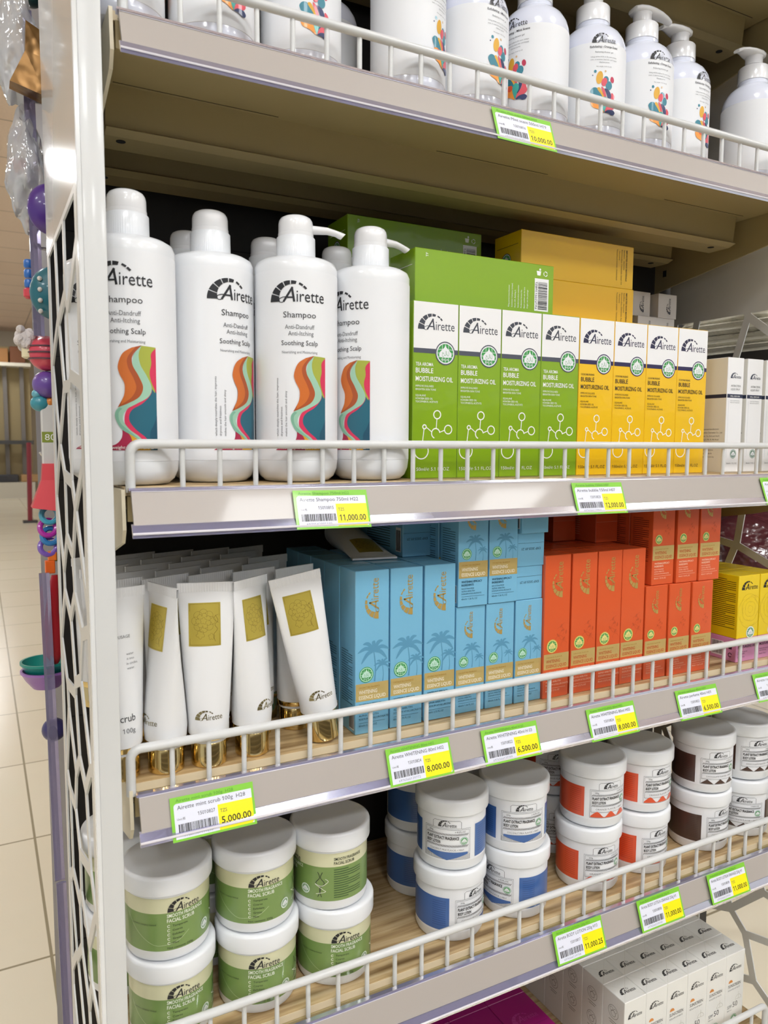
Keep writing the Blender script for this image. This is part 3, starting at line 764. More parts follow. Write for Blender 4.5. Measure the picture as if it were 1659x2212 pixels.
def lying_oil_proto(kind):
    """the same carton on its side: long face on y=0, length along x"""
    L, d, h = 0.188, 0.0562, 0.0566
    if kind == 'yellow': h = 0.0556; d = 0.055
    body = C_GREEN if kind == 'green' else C_YELLOW
    o = MB().box(-L / 2, 0, 0, L / 2, d, h, body, 0.0006)
    a = Art(); tx = WHITE_INK if kind == 'green' else ink('4A3A12')
    if kind == 'green':
        a.rect(0.066, 0.0035, 0.0865, 0.0405, C_WHITE, 1)
        sub = Art(); sub.barcode(0.0, 0, 0.031, 0.0135, BLACK, 5); sub.text('6976566139857', 0.0, -0.0042, 0.003, BLACK, w=0.031)
        for v, f, l, m in sub.items: a.raw([(0.0695 + q[1] + 0.0015, 0.0365 - 0.031 + q[0]) for q in v], [tuple(reversed(g)) if False else g for g in f], l, m)
        for i in range(7): a.text(('Filing person/manufacturer:', 'Cosmetics Company Limited,', 'Room 201, Building 2,', 'Standard product execution', 'Production license No.', 'Batch number see the box', 'Origin: see the package')[i], 0.030 + i * 0.0044, 0.005, 0.0017, tx, rot=PI / 2, sx=0.9)
        a.ring(0.0815, 0.0465, 0.0030, 0.0009, WHITE_INK, 2, a0=0.3, a1=2.0); a.ring(0.0815, 0.0465, 0.0030, 0.0009, WHITE_INK, 2, a0=2.4, a1=4.1); a.ring(0.0815, 0.0465, 0.0030, 0.0009, WHITE_INK, 2, a0=4.5, a1=6.2)
        a.poly([(0.0695, 0.0440), (0.0740, 0.0440), (0.0750, 0.0490), (0.0685, 0.0490)], WHITE_INK, 2); a.ell(0.0735, 0.0508, 0.0013, 0.0013, WHITE_INK, 2)
        a.text('TF', -0.078, 0.048, 0.003, tx, rot=PI / 2)
    else:
        for i, s_ in enumerate(('IMPORTED RAW MATERIALS', 'Squalane - Germany', 'Simmondsia Chinensis Seed Oil', '- Germany', 'Tocopherol acetate - Switzerland')):
            a.text(s_, 0.0800 - i * 0.0042, 0.0500, 0.0020 if i else 0.0023, tx, rot=-PI / 2, w=(0.040, 0.026, 0.045, 0.014, 0.040)[i], bold=0.02 if i == 0 else 0)
    o.art(a, on_front())
    e = Art(); e.seal(-0.030, 0.022, 0.010, ink('4B4F5C'), 2); e.line([(-0.05, 0.04), (-0.006, 0.04)], 0.0006, tx, 1)
    o.art(e, on_left(-L / 2))
    return proto(o.build('carton'))
def palm(a, x, y, s_, m):
    tr = [(x + 0.02 * s_, y), (x + 0.05 * s_, y + 0.45 * s_), (x - 0.01 * s_, y + 0.95 * s_)]
    a.line(cat(tr, False), lambda t: s_ * (0.055 - 0.025 * t), m, 0.4)
    cx, cy = tr[-1]
    for qi, (an, L, dr) in enumerate(((0.2, 0.55, 0.25), (0.9, 0.5, 0.2), (1.6, 0.42, 0.1), (2.4, 0.5, -0.2), (3.0, 0.55, -0.25), (-0.4, 0.5, 0.25), (3.7, 0.5, -0.3))):
        e = (cx + L * s_ * math.cos(an), cy + L * s_ * math.sin(an) - 0.10 * s_); mid = (cx + 0.5 * L * s_ * math.cos(an), cy + 0.5 * L * s_ * math.sin(an) + 0.06 * s_)
        a.line(cat([(cx, cy), mid, e], False), lambda t: s_ * 0.11 * math.sin(PI * min(1, t * 0.9 + 0.1)) + s_ * 0.01, m, 0.6 + 0.2 * qi)
def vine(a, x, y, s_, m):
    for ox, oy, r, a0, a1 in ((0, 0, 0.30, 0.5, 3.2), (0.25, 0.28, 0.26, 2.2, 5.5), (0.05, 0.5, 0.24, -0.8, 2.4), (0.34, 0.72, 0.2, 1.6, 4.6), (0.3, -0.2, 0.2, 0.2, 3.4)):
        a.ring(x + ox * s_, y + oy * s_, r * s_, 0.018 * s_, m, 1, 16, a0, a1)
    for ox, oy, rt in ((0.28, 0.12, 0.8), (-0.1, 0.32, 2.2), (0.2, 0.55, 0.4), (0.42, 0.44, 1.4), (0.1, 0.78, 1.0)):
        a.ell(x + ox * s_, y + oy * s_, 0.11 * s_, 0.05 * s_, m, 1, rt, 14)
def essence_art(kind, big):
    """front face of the whitening essence carton (w .039)"""
    a = Art(); blue = kind == 'blue'; w = 0.039; h = 0.1714 if big else 0.1212
    k = w / 180.0; kz = h / (875.0 if big else 475.0)
    dk = ink('5896B8') if blue else ink('C24E25'); tx = ink('274E63') if blue else ink('F2C9AE')
    gd = GOLD_INK; hw = w / 2 - 0.0006
    if big:
        z = lambda v: h - (v - 288) * kz
        lx, l0, lw_, s0, s1, sx_, sz, sr = -0.0005, z(548), 218 * kz, z(985), z(890), (1383 - 1415) * k, z(843), 38 * k
        ps, tz = 0.034, z(1062); tl, sc = 24 * kz, kz
    else:
        z = lambda v: h - (v - 485) * kz
        lx, l0, lw_, s0, s1, sx_, sz, sr = -0.003, z(628), 118 * kz, z(835), z(763), (293 - 323) * k * 1.38, z(730), 21 * k * 1.38
        ps, tz = 0.022, z(895); tl, sc = 15 * kz, kz
    a.logo(lx + (0.0075 if big else 0.0055), l0, lw_, gd, 3, rot=PI / 2)
    if blue: palm(a, 0.002, s1 + 0.001, ps, dk); palm(a, 0.012, s1, ps * 0.55, dk)
    else: vine(a, 0.004, s1 + 0.014, ps * 0.7, dk)
    a.rect(-hw, s0, hw, s1, GOLD_BAND, 2)
    wi = ink('F3EBD2') if blue else ink('C2561F')
    hb = s1 - s0
    a.text('COCONUT MILK FRAGRANCE' if blue else 'ORANGE FLAVOR', -hw + 0.0035, s1 - 0.27 * hb, 0.09 * hb, ink('B98B33'), w=0.024, lay=4)
    a.text('WHITENING', -hw + 0.0035, s1 - 0.58 * hb, 0.2 * hb, wi, w=0.021, lay=4, bold=0.01); a.text('ESSENCE LIQUID', -hw + 0.0035, s1 - 0.89 * hb, 0.2 * hb, wi, w=0.031, lay=4, bold=0.01)
    a.seal(sx_, sz, sr, ink('3E9A4E') if blue else ink('C9B04A'), 3, base=(ink('BFE3D2') if blue else ink('E5D98A')))
    y = s0 - 0.006
    if not big:
        a.text('WHITENING EFFICACY', -hw + 0.0035, s0 - 0.0052, 0.0022, tx, w=0.027, bold=0.02); a.text('INGREDIENTS', -hw + 0.0035, s0 - 0.0088, 0.0022, tx, w=0.016, bold=0.02); y = s0 - 0.0125
        th, g = 0.0016, 0.0029
    else:
        y = s0 - 0.0125; th, g = 0.0021, 0.0038
        a.text('WHITENING EFFICACY', -hw + 0.0035, s0 - 0.0048, 0.0021, tx, w=0.026, bold=0.02); a.text('INGREDIENTS', -hw + 0.0035, s0 - 0.0084, 0.0021, tx, w=0.016, bold=0.02)
    a.fine(['NICOTINAMIDE', 'ALPHA ARBUTIN', 'SODIUM HYALURONATE'], -hw + 0.0035, y, th, g, tx)
    y -= 3 * g - 0.0006
    a.rect(-hw + 0.0035, y, hw - 0.004, y + 0.0003, tx, 3)
    a.text('80ml/℮ 2.72 FL.OZ' if big else '40ml/℮ 1.36 FL.OZ', -hw + 0.0035, y - 0.0036, 0.0019, tx, w=0.021)
    return a
def essence_proto(kind, big):
    w = 0.0388; h = 0.1714 if big else 0.1212
    o = MB(); carton(o, w, w, h, C_BLUE if kind == 'blue' else C_ORANGE)
    o.art(essence_art(kind, big), on_front())
    tx = ink('274E63') if kind == 'blue' else ink('7A2C12')
    s_ = Art()
    for i in range(22): s_.line([(-w + 0.005, 0.085 - i * 0.0026), (-w + 0.005 + (0.027 if i % 5 else 0.017), 0.085 - i * 0.0026)], 0.0008, tx, 1)
    if kind == 'blue': s_.rect(-0.015, 0.004, -0.003, 0.024, C_WHITE, 1); s_.barcode(-0.0145, 0.005, -0.0035, 0.023, BLACK, 3, 2)
    o.art(s_, on_left(-w / 2))
    tp = Art(); tp.line([(-w / 2 + 0.002, w * 0.26), (w / 2 - 0.002, w * 0.26)], 0.0004, tx, 1); o.art(tp, on_top(0, 0, h))
    return proto(o.build('carton'))
def lying_essence_proto(kind):
    """40 ml carton lying with its end to the aisle"""
    w, L = 0.0386, 0.1212
    o = MB().box(-w / 2, 0, 0, w / 2, L, w, C_BLUE if kind == 'blue' else C_ORANGE, 0.0005)
    a = Art(); tx = ink('1F3A4A') if kind == 'blue' else ink('E9A58E')
    if kind == 'blue':
        a.text('EXP 2025.01.21', 0.0135, 0.0215, 0.0026, tx, w=0.027, rot=PI)
    a.line([(-w / 2 + 0.001, w * 0.7), (w / 2 - 0.001, w * 0.7)], 0.0003, tx, 1)
    o.art(a, on_front())
    s_ = Art()
    if kind == 'blue': s_.rect(-0.016, 0.005, -0.004, 0.033, C_WHITE, 1); s_.barcode(-0.015, 0.006, -0.005, 0.030, BLACK, 8, 2)
    for i in range(9): s_.line([(-0.09, 0.033 - i * 0.003), (-0.03, 0.033 - i * 0.003)], 0.0009, tx, 1)
    o.art(s_, on_left(-w / 2))
    return proto(o.build('carton'))
def spray_proto():
    w, d, h = 0.0325, 0.046, 0.1560
    o = MB(); carton(o, w, d, h, C_WHITE)
    nv = ink('232B47'); a = Art(); hw = w / 2 - 0.0006
    a.logo(-0.0105, 0.1280, 0.0210, ink('3A4256'), 3)
    a.text('ANTIBACTERIAL', 0.001, 0.1165, 0.0026, GREYTX, 'c', w=0.0205); a.text('LIQUID SPRAY', 0.0, 0.1118, 0.0026, GREYTX, 'c', w=0.0185)
    a.rect(-hw, 0.1015, hw, 0.1065, nv, 1); a.text('SMELL REMOVER', 0, 0.1028, 0.0020, WHITE_INK, 'c', w=0.0195)
    a.text('CLEAN AND REFRESHING', 0, 0.0970, 0.0012, GREYTX, 'c', w=0.019); a.text('FRESH BODY FRAGRANCE', 0, 0.0945, 0.0012, GREYTX, 'c', w=0.019)
    a.seal(0.001, 0.0250, 0.0062, ink('3E7F5E'), 3, green=ink('2E6B4C'))
    a.text('30ml/℮ 1 FL.OZ', -0.012, 0.0110, 0.0020, GREYTX, w=0.021)
    a.line([(-0.0125, 0.02), (-0.0125, 0.098)], 0.0003, ink('B9BCC6'), 1)
    o.art(a, on_front())
    s_ = Art(); s_.rect(-d + 0.0006, 0, -0.0006, h - 0.0007, C_CREAM, 1); s_.rect(-d + 0.0006, 0.1015, -0.0006, 0.1065, nv, 2)
    s_.fine(['Filing person/manufacturer:', 'Guangzhou Cosmetics Co., Ltd.', 'Address: 1st, 2nd and 3rd F,', 'Building 2, No. 8, 4th Road', 'Baiyun District, Guangzhou', 'Producer License No.', 'see the box bottom', 'Product Standards', 'Storage: cool and dry'], -d + 0.004, 0.058, 0.0020, 0.0048, DKTX, lay=3)
    o.art(s_, on_left(-w / 2)); o.art(Art().logo(-0.010, 0.018, 0.020, ink('3A4256')), on_top(0, 0, h))
    return proto(o.build('carton'))
def small_white_proto():
    w = 0.0390; o = MB().box(-w / 2, 0, 0, w / 2, 0.09, 0.0362, mat('carton_small', (0.74, 0.71, 0.69), 0.4, coat=0.3), 0.0005)
    a = Art().logo(0.006, 0.006, 0.024, ink('3A3B48'), rot=PI / 2); o.art(a, on_front()); return proto(o.build('carton'))
def rose_proto():
    w, d, h = 0.0440, 0.0440, 0.0880
    o = MB(); carton(o, w, d, h, C_ROSEYEL); a = Art(); ln = ink('BFA010')
    a.logo(-0.0155, 0.0680, 0.033, BLACK)
    for cx, cy, r, n, ph in ((0.004, 0.040, 0.004, 3, 0.2), (0.004, 0.040, 0.0085, 4, 0.7), (0.004, 0.040, 0.013, 5, 0.1), (0.003, 0.038, 0.018, 5, 0.6)):
        for k in range(n):
            an = ph + 2 * PI * k / n; a.ring(cx + r * 0.35 * math.cos(an), cy + r * 0.35 * math.sin(an), r, 0.00035, ln, 1, 14, an - 1.2, an + 1.2)
    a.seal(0.006, 0.0070, 0.0085, ink('DDE8DD'), 3, green=ink('3E8F5A'))
    o.art(a, on_front())
    s_ = Art()
    for i in range(26): s_.line([(-d + 0.003, 0.081 - i * 0.0027), (-d + 0.003 + (0.037 if i % 6 else 0.022), 0.081 - i * 0.0027)], 0.00085, ink('5A4A10'), 1)
    o.art(s_, on_left(-w / 2)); tp = Art(); tp.line([(-w / 2 + 0.002, 0.012), (w / 2 - 0.002, 0.012)], 0.0004, ln, 1); o.art(tp, on_top(0, 0, h))
    return proto(o.build('carton'))
def pink_proto():
    w, d, h = 0.0440, 0.0440, 0.0330
    o = MB(); carton(o, w, d, h, C_PINK); a = Art(); dk = ink('3C2038')
    a.text('BUBBLE FRAGRANCE', -0.018, 0.0245, 0.0028, dk, w=0.036, bold=0.01); a.text('MOISTURIZING OIL', -0.018, 0.0195, 0.0034, dk, w=0.036, bold=0.02)
    a.fine(['Moisture for the skin', 'Soft and tender'], -0.018, 0.0135, 0.0016, 0.0028, dk); a.text('50ml/1.7 fl.oz', -0.018, 0.0060, 0.0018, dk)
    o.art(a, on_front())
    s_ = Art(); s_.rect(-0.040, 0.005, -0.020, 0.026, C_WHITE, 1); s_.barcode(-0.039, 0.007, -0.021, 0.025, BLACK, 4, 2)
    s_.ring(-0.0090, 0.009, 0.0032, 0.0011, dk, 2, a0=0.2, a1=5.6); s_.poly([(-0.0115, 0.017), (-0.0065, 0.017), (-0.006, 0.022), (-0.012, 0.022)], dk, 2)
    o.art(s_, on_left(-w / 2)); return proto(o.build('carton'))
def sun_proto():
    w, d, h = 0.0402, 0.0402, 0.1155
    o = MB(); carton(o, w, d, h, C_SUN); a = Art()
    a.logo(-0.0135, h - 0.0260, 0.026, ink('3A3A3C'))
    so = ink('D98A3A'); a.poly([(-0.0095 + 0.0045 * math.cos(t), h - 0.0445 + 0.0045 * math.sin(t)) for t in (PI * q / 12 for q in range(13))], so, 2)
    a.text('SUNSCREEN', -0.0145, h - 0.0520, 0.0046, ink('4A4A4E'), w=0.027); a.text('ISOLATE UV RAYS', -0.0145, h - 0.0570, 0.0022, GREYTX, w=0.026)
    lt = ink('BDBBAE'); a.ring(0.009, h - 0.0745, 0.0065, 0.0004, lt, 2, a0=0, a1=PI); a.line([(0.0025, h - 0.0745), (0.0155, h - 0.0745)], 0.0004, lt, 2); a.line([(0.009, h - 0.0745), (0.009, h - 0.064)], 0.0004, lt, 2)
    a.text('SPF', -0.0145, h - 0.0850, 0.0050, GREYTX, w=0.0095); a.text('50', -0.003, h - 0.0850, 0.0080, ink('5A5A5E'), w=0.0105); a.text('PA+++', -0.0145, h - 0.0895, 0.0024, GREYTX)
    a.seal(0.0, h - 0.103, 0.0070, ink('5A9A5E'), 3)
    o.art(a, on_front())
    tp = Art().logo(-0.0125, 0.013, 0.0265, ink('2E2E30'), bold=0.01)
    for q in ((-1, -1), (1, -1), (1, 1), (-1, 1)): tp.line([(0, 0.020), (q[0] * w * 0.45, 0.020 + q[1] * w * 0.45)], 0.0003, ink('D2D0C6'), 1)
    o.art(tp, on_top(0, 0, h))
    s_ = Art(); dk = ink('8C8880')
    for zc in (h - 0.026, h - 0.062):
        s_.ring(-0.020, zc, 0.0095, 0.0006, dk, 2); s_.ring(-0.020, zc - 0.002, 0.0045, 0.0006, dk, 2); s_.ring(-0.0235, zc + 0.003, 0.003, 0.0005, dk, 2); s_.ring(-0.0165, zc + 0.003, 0.003, 0.0005, dk, 2)
        for q in range(2): s_.line([(-0.028 + q * 0.002, zc - 0.0135 - q * 0.003), (-0.012 - q * 0.002, zc - 0.0135 - q * 0.003)], 0.0009, dk, 2)
    o.art(s_, on_left(-w / 2)); return proto(o.build('carton'))
def magenta_proto():
    o = MB().box(-0.030, 0, 0, 0.030, 0.0730, 0.1180, C_MAG, 0.0006)
    tp = Art(); tp.line([(-0.026, 0.020), (0.026, 0.020)], 0.0004, ink('5E0B45'), 1); tp.logo(-0.02, 0.03, 0.04, ink('A33A7E')); o.art(tp, on_top(0, 0, 0.1180))
    o.art(Art().logo(-0.02, 0.08, 0.04, GOLD_INK), on_front()); return proto(o.build('carton'))

# --- jars
JAR_H = 0.0845
def jar_base(label_fn):
    t = empty('cream_jar')
    b = MB().lathe([(0, 0.0008), (0.034, 0), (0.0385, 0.0012), (0.0402, 0.005), (0.0402, 0.0632), (0.0404, 0.0640), (0.0396, 0.0655), (0.0396, 0.068)], WHITE, 64)
    b.build('jar_body', t)
    l = MB(); label_fn(l); l.build('jar_label', t)
    MB().lathe([(0.0405, 0.0660), (0.0432, 0.0664), (0.0434, 0.0672), (0.0434, 0.0815), (0.0428, 0.0832), (0.0412, 0.0842), (0.0395, 0.0845), (0.0385, 0.0841), (0, 0.0840)], WHITE, 72).build('lid', t)
    return proto(t)
RJ = 0.0404
def green_label(m):
    G1 = mat('label_green', '75924F', 0.4, coat=0.5); CR = mat('label_cream', 'D3D2AE', 0.4, coat=0.5)
    m.lathe([(RJ, 0.0115), (RJ, 0.0485)], G1, 64); m.lathe([(RJ, 0.0485), (RJ, 0.0630)], CR, 64)
    a = Art(0.003); lt = ink('E9EEDD'); dk = ink('1E2A1A')
    for c in (0.0, 0.105):
        c -= 0
        if c == 0:
            a.logo(-0.0160, 0.0492, 0.0320, BLACK)
            a.text('SMOOTH FRAGRANCE', -0.0165, 0.0440, 0.0034, lt, w=0.0365, bold=0.015); a.text('FACIAL SCRUB', -0.0165, 0.0392, 0.0034, lt, w=0.0265, bold=0.015)
            for i, s_ in enumerate(('Temperate', 'Coarse', 'Exfoliate', 'Grassy', 'Mint')):
                z = 0.0345 - i * 0.0042; a.ring(-0.0150, z + 0.0010, 0.0014, 0.0005, lt, 2, 14, 0.5, 5.6); a.text(s_, -0.0115, z, 0.0020, dk, sx=1.1)
            a.text('Net content: 250g', -0.0165, 0.0130, 0.0020, dk, w=0.0245)
            a.text('cosmetics company limited', -0.052, 0.037, 0.0016, dk)
            a.line(cat([(-0.058, 0.045), (-0.046, 0.030), (-0.030, 0.0185), (-0.018, 0.0175), (-0.006, 0.020), (0.004, 0.027)], False, 8), 0.00035, ink('B9C9A0'), 2)
        else:
            x = 0.071
            a.text('SMOOTH FRAGRANCE', x - 0.016, 0.0555, 0.0030, dk, w=0.032, bold=0.012); a.text('FACIAL SCRUB', x - 0.016, 0.0510, 0.0030, dk, w=0.023, bold=0.012)
            for i in range(13): a.line([(x - 0.016 + q * 0.002, 0.0455 - i * 0.0025) for q in range(0, (17 if i % 4 else 9))], 0.0009, ink('3F5A33'), 1)
            a.line(cat([(0.038, 0.043), (0.040, 0.037), (0.036, 0.031), (0.041, 0.025), (0.038, 0.016)], False), 0.0007, dk, 2)
            a.line(cat([(0.043, 0.043), (0.041, 0.037), (0.045, 0.031), (0.040, 0.025), (0.042, 0.016)], False), 0.0007, dk, 2)
            a.line(cat([(0.046, 0.036), (0.049, 0.033), (0.042, 0.028), (0.035, 0.030), (0.044, 0.024), (0.046, 0.022), (0.036, 0.019)], False), 0.0005, lt, 3)
            a.seal(0.0235, 0.0225, 0.0054, ink('CFE0C8'), 3, green=ink('6F9A66'))
    m.art(a, on_cyl(RJ))
def lotion_label(kind):
    def fn(m):
        C = {'blue': mat('label_blue', '3C65A5', 0.4, coat=0.5), 'orange': mat('label_orange', 'D9512B', 0.4, coat=0.5), 'brown': mat('label_brown', '4A332B', 0.4, coat=0.5)}[kind]
        m.lathe([(RJ - 0.0001, 0.0120), (RJ - 0.0001, 0.0632)], WHITE_LABEL, 64)
        a = Art(0.003); dk = ink('3A3C40'); z0 = 0.0145
        per = 2 * PI * RJ
        for s_ in (-1, 1):
            xs = sorted((s_ * 0.0345, s_ * 0.097)); a.rect(xs[0], z0, xs[1], 0.0535, C, 1)
            for i in range(12): a.line([(s_ * 0.0385 + s_ * q * 0.002, 0.049 - i * 0.0026) for q in range(0, 9)], 0.0006, ink({'blue': '2B4C85', 'orange': 'B33F1F', 'brown': '36241E'}[kind]), 2)
        def frame(x0, y0, x1, y1, w=0.00035): a.line([(x0, y0), (x1, y0), (x1, y1), (x0, y1), (x0, y0)], w, dk, 2)
        def hatch(y):
            n = 30
            for i in range(n):
                x = -0.0250 + 0.0500 * i / n; a.line([(x, y), (x + 0.0016, y + 0.0024)], 0.0006, dk, 2)
        frame(-0.0275, z0, 0.0275, 0.0510); frame(-0.0260, 0.0215, 0.0260, 0.0495)
        a.line([(-0.0165, 0.0510), (-0.0165, 0.0585), (-0.0145, 0.0600), (0.0145, 0.0600), (0.0165, 0.0585), (0.0165, 0.0510)], 0.00035, dk, 2)
        a.logo(-0.0105, 0.0525, 0.0215, ink('2C2E33'))
        hatch(0.0425); hatch(0.0290)
        a.text('250g', -0.0215, 0.0462, 0.0018, dk); a.text('℮ 8.5FL.OZ', 0.0215, 0.0462, 0.0018, dk, 'r')
        a.text('PLANT EXTRACT FRAGRANCE', -0.0245, 0.0377, 0.0034, BLACK, w=0.0385, bold=0.03); a.text('BODY LOTION', -0.0245, 0.0325, 0.0034, BLACK, w=0.0170, bold=0.03)
        a.seal(0.0200, 0.0362, 0.0048, ink('5AA07A'), 3)
        a.rect(-0.0250, 0.0232, 0.0250, 0.0282, ink('E4E6EA'), 2)
        a.text({'blue': 'COCONUT MILK FLAVOR + MINT', 'orange': 'ORANGE FLAVOR + MINT', 'brown': 'CHOCOLATE FLAVOR + MINT'}[kind], 0, 0.0245, 0.0021, ink('55565A'), 'c', w=0.0400)
        if kind == 'blue':
            for i in range(36): a.line([(-0.0265 + 0.053 * i / 35, z0 + 0.0005), (-0.0265 + 0.053 * i / 35, 0.0205)], 0.0004, dk, 2)
            a.poly([(-0.0245, 0.0228), (0.0245, 0.0228), (0.0245, 0.0205), (0.0, 0.0135), (-0.0245, 0.0205)], C, 3)
        elif kind == 'brown':
            for x in (-0.0185, 0.0, 0.0185): a.poly([(x - 0.0085, z0 + 0.0005), (x + 0.0085, z0 + 0.0005), (x, 0.0215)], C, 3)
        else:
            pts = [(-0.0265, z0 + 0.0005)] + cat([(-0.0265, 0.0165), (-0.018, 0.0225), (-0.009, 0.0155), (0.0, 0.0225), (0.009, 0.0155), (0.018, 0.0225), (0.0265, 0.0165)], False, 5) + [(0.0265, z0 + 0.0005)]
            a.poly(pts, C, 3)
        m.art(a, on_cyl(RJ))
    return fn
def facing(x, y): return -math.atan2(x - CAM.x, y - CAM.y)   # turn a label (-y) towards the aisle viewer

# ------------------------------------------------------------------ top shelf: white pump bottles
MINTB, ORB = gel_proto('Mint'), gel_proto('Orange')
z = TOP[1] + 0.0002
gels = [  # x, y, label turn, spout free, kind, label text
    (0.0115, 0.058, 110, 'm', 'white pump bottle nearest the white side post, its plain side showing'),
    (0.0945, 0.060, 23, 'm', 'second white pump bottle from the side post, petal print cut by the frame top'),
    (0.1830, 0.064, 17, 'm', 'third white pump bottle from the side post, petal print between two fence wires'),
    (0.2990, 0.058, 57, 'm', 'white pump bottle with its petal print turned far right, right of the dark gap'),
    (0.3815, 0.062, 44, 'm', 'white pump bottle just above the left end of the 10,000.00 price tag'),
    (0.4640, 0.060, -34, 'm', 'white pump bottle with petal print turned left, above the 10,000.00 price tag'),
    (0.5500, 0.060, 18, 'o', 'white pump bottle with orange scent label facing the aisle, right of the price tag'),
    (0.6290, 0.060, 34, 'o', 'white pump bottle whose raised pump spout points right'),
    (0.7085, 0.072, 52, 'o', 'white pump bottle whose spout points left, fourth from the right shelf end'),
    (0.8420, 0.064, 150, 'o', 'rightmost white pump bottle, its spout pointing left and back label showing'),
    (0.2480, 0.160, -6, 'm', 'shaded white pump bottle standing in the gap behind the front row'),
    (0.7950, 0.165, 20, 'o', 'shaded white pump bottle at the back, left of the rightmost bottle')]
HEAD = {7: -8, 8: 188, 9: 186, 10: 100, 11: 20}
for i, (x, y, a, k, lab) in enumerate(gels):
    src = MINTB if k == 'm' else ORB
    o = place(src, (x, y, z), facing(x, y) + R_(a), lab, 'bottle', 'white pump bottles on the top shelf')
    # the pump head turns on its own
    want = R_(HEAD.get(i, 60 + 25 * i))
    for c in o.children:
        if c.name.startswith('pump_head'): c.rotation_euler = (0, 0, want - o.rotation_euler.z)

# ------------------------------------------------------------------ second shelf
SH = shampoo_proto(); z = TOP[2] + 0.0002
shs = [(0.0137, 0.054, -9, 80, 'large white shampoo bottle half hidden by the white side post'),
       (0.0945, 0.078, 32, 75, 'large white shampoo bottle with label turned right, second from the side post'),
       (0.1725, 0.054, 2, -14, 'large white shampoo bottle with label facing the aisle, third from the side post'),
       (0.2544, 0.054, -40, 8, 'large white shampoo bottle beside the first green carton'),
       (0.0095, 0.145, -22, 80, 'shampoo bottle behind the first one, label seen through the lattice panel'),
       (0.0920, 0.161, 5, 72, 'shaded shampoo bottle behind, only its grey cap seen left of the second pump'),
       (0.1742, 0.145, 10, 70, 'shaded shampoo bottle behind, its cap seen left of the third pump'),
       (0.2567, 0.143, 0, 8, 'shaded shampoo bottle behind, its spout pointing at the fourth pump')]
for x, y, a, sp, lab in shs:
    o = place(SH, (x, y, z), facing(x, y) + R_(a), lab, 'shampoo bottle', 'large white shampoo bottles')
    for c in o.children:
        if c.name.startswith('spout'):
            q = R_(sp) - o.rotation_euler.z
            c.rotation_euler = (0, 0, q); c.location = (0.009 * math.cos(q), 0.009 * math.sin(q), 0)
OG, OY = oil_proto('green'), oil_proto('yellow'); LG, LY = lying_oil_proto('green'), lying_oil_proto('yellow')
for r in range(3):
    for i in range(4):
        x = 0.3005 + 0.02845 + i * 0.0573; y = 0.045 + r * 0.0574
        lab = 'green and white carton, %s from the left in the front row' % ORD[i] if r == 0 else 'green carton hidden in row %d behind the %s front green carton' % (r + 1, ORD[i])
        place(OG, (x, y, z), 0, lab, 'carton', 'standing green cartons')
    for i in range(4):
        x = 0.5300 + 0.0277 + i * 0.0555; y = 0.045 + r * 0.0556
        lab = 'yellow and white carton, %s from the left in the front row' % ORD[i] if r == 0 else 'yellow carton hidden in row %d behind the %s front yellow carton' % (r + 1, ORD[i])
        place(OY, (x, y, z), 0, lab, 'carton', 'standing yellow cartons')
zt = z + 0.1880 + 0.0003
place(LG, (0.4015, 0.054, zt), 0, 'green carton lying on the front green cartons, barcode at its right end', 'carton', 'lying green cartons')
place(LG, (0.3720, 0.158, zt), 0, 'green carton lying behind, lower of the shaded pair', 'carton', 'lying green cartons')
place(LG, (0.3720, 0.160, zt + 0.0569), 0, 'shaded green carton lying topmost at the back, above the bright lying one', 'carton', 'lying green cartons')
place(LY, (0.5830, 0.106, zt), 0, 'yellow carton lying on the standing yellow ones, lower of two', 'carton', 'lying yellow cartons')
place(LY, (0.5830, 0.108, zt + 0.0559), 0, 'yellow carton lying topmost of the two, near the shelf underside', 'carton', 'lying yellow cartons')
SP = spray_proto()
for i, x in enumerate((0.7940 + 0.01625, 0.8346 + 0.01625, 0.8755 + 0.0150)):
    for r in range(3):
        if i == 2 and r: continue
        lab = 'white spray carton, %s right of the yellow cartons' % ORD[i] if r == 0 else 'white spray carton in row %d behind the %s one' % (r + 1, ORD[i])
        place(SP, (x, 0.045 + r * 0.0475, z), 0, lab, 'carton', 'white spray cartons')
SW = small_white_proto(); zs = z + 0.1560 + 0.0002
for x, y, h, lab in ((0.8265, 0.186, 0.0365, 'small white carton lying in the middle row, right one, by the lattice'), (0.7865, 0.184, 0.0365, 'small white carton lying in the middle row, left one, behind the yellow carton'),
                     (0.7780, 0.190, 0.0730, 'small white carton on the upper row touching the lying yellow carton'), (0.8300, 0.186, 0.0730, 'small white carton alone at the right end of the upper row'),
                     (0.8270, 0.188, 0.0, 'small white carton of the hidden lowest row, right one'), (0.7860, 0.188, 0.0, 'small white carton of the hidden lowest row, left one')):
    place(SW, (x, y, zs + h), 0, lab, 'carton', 'small white cartons at the back')

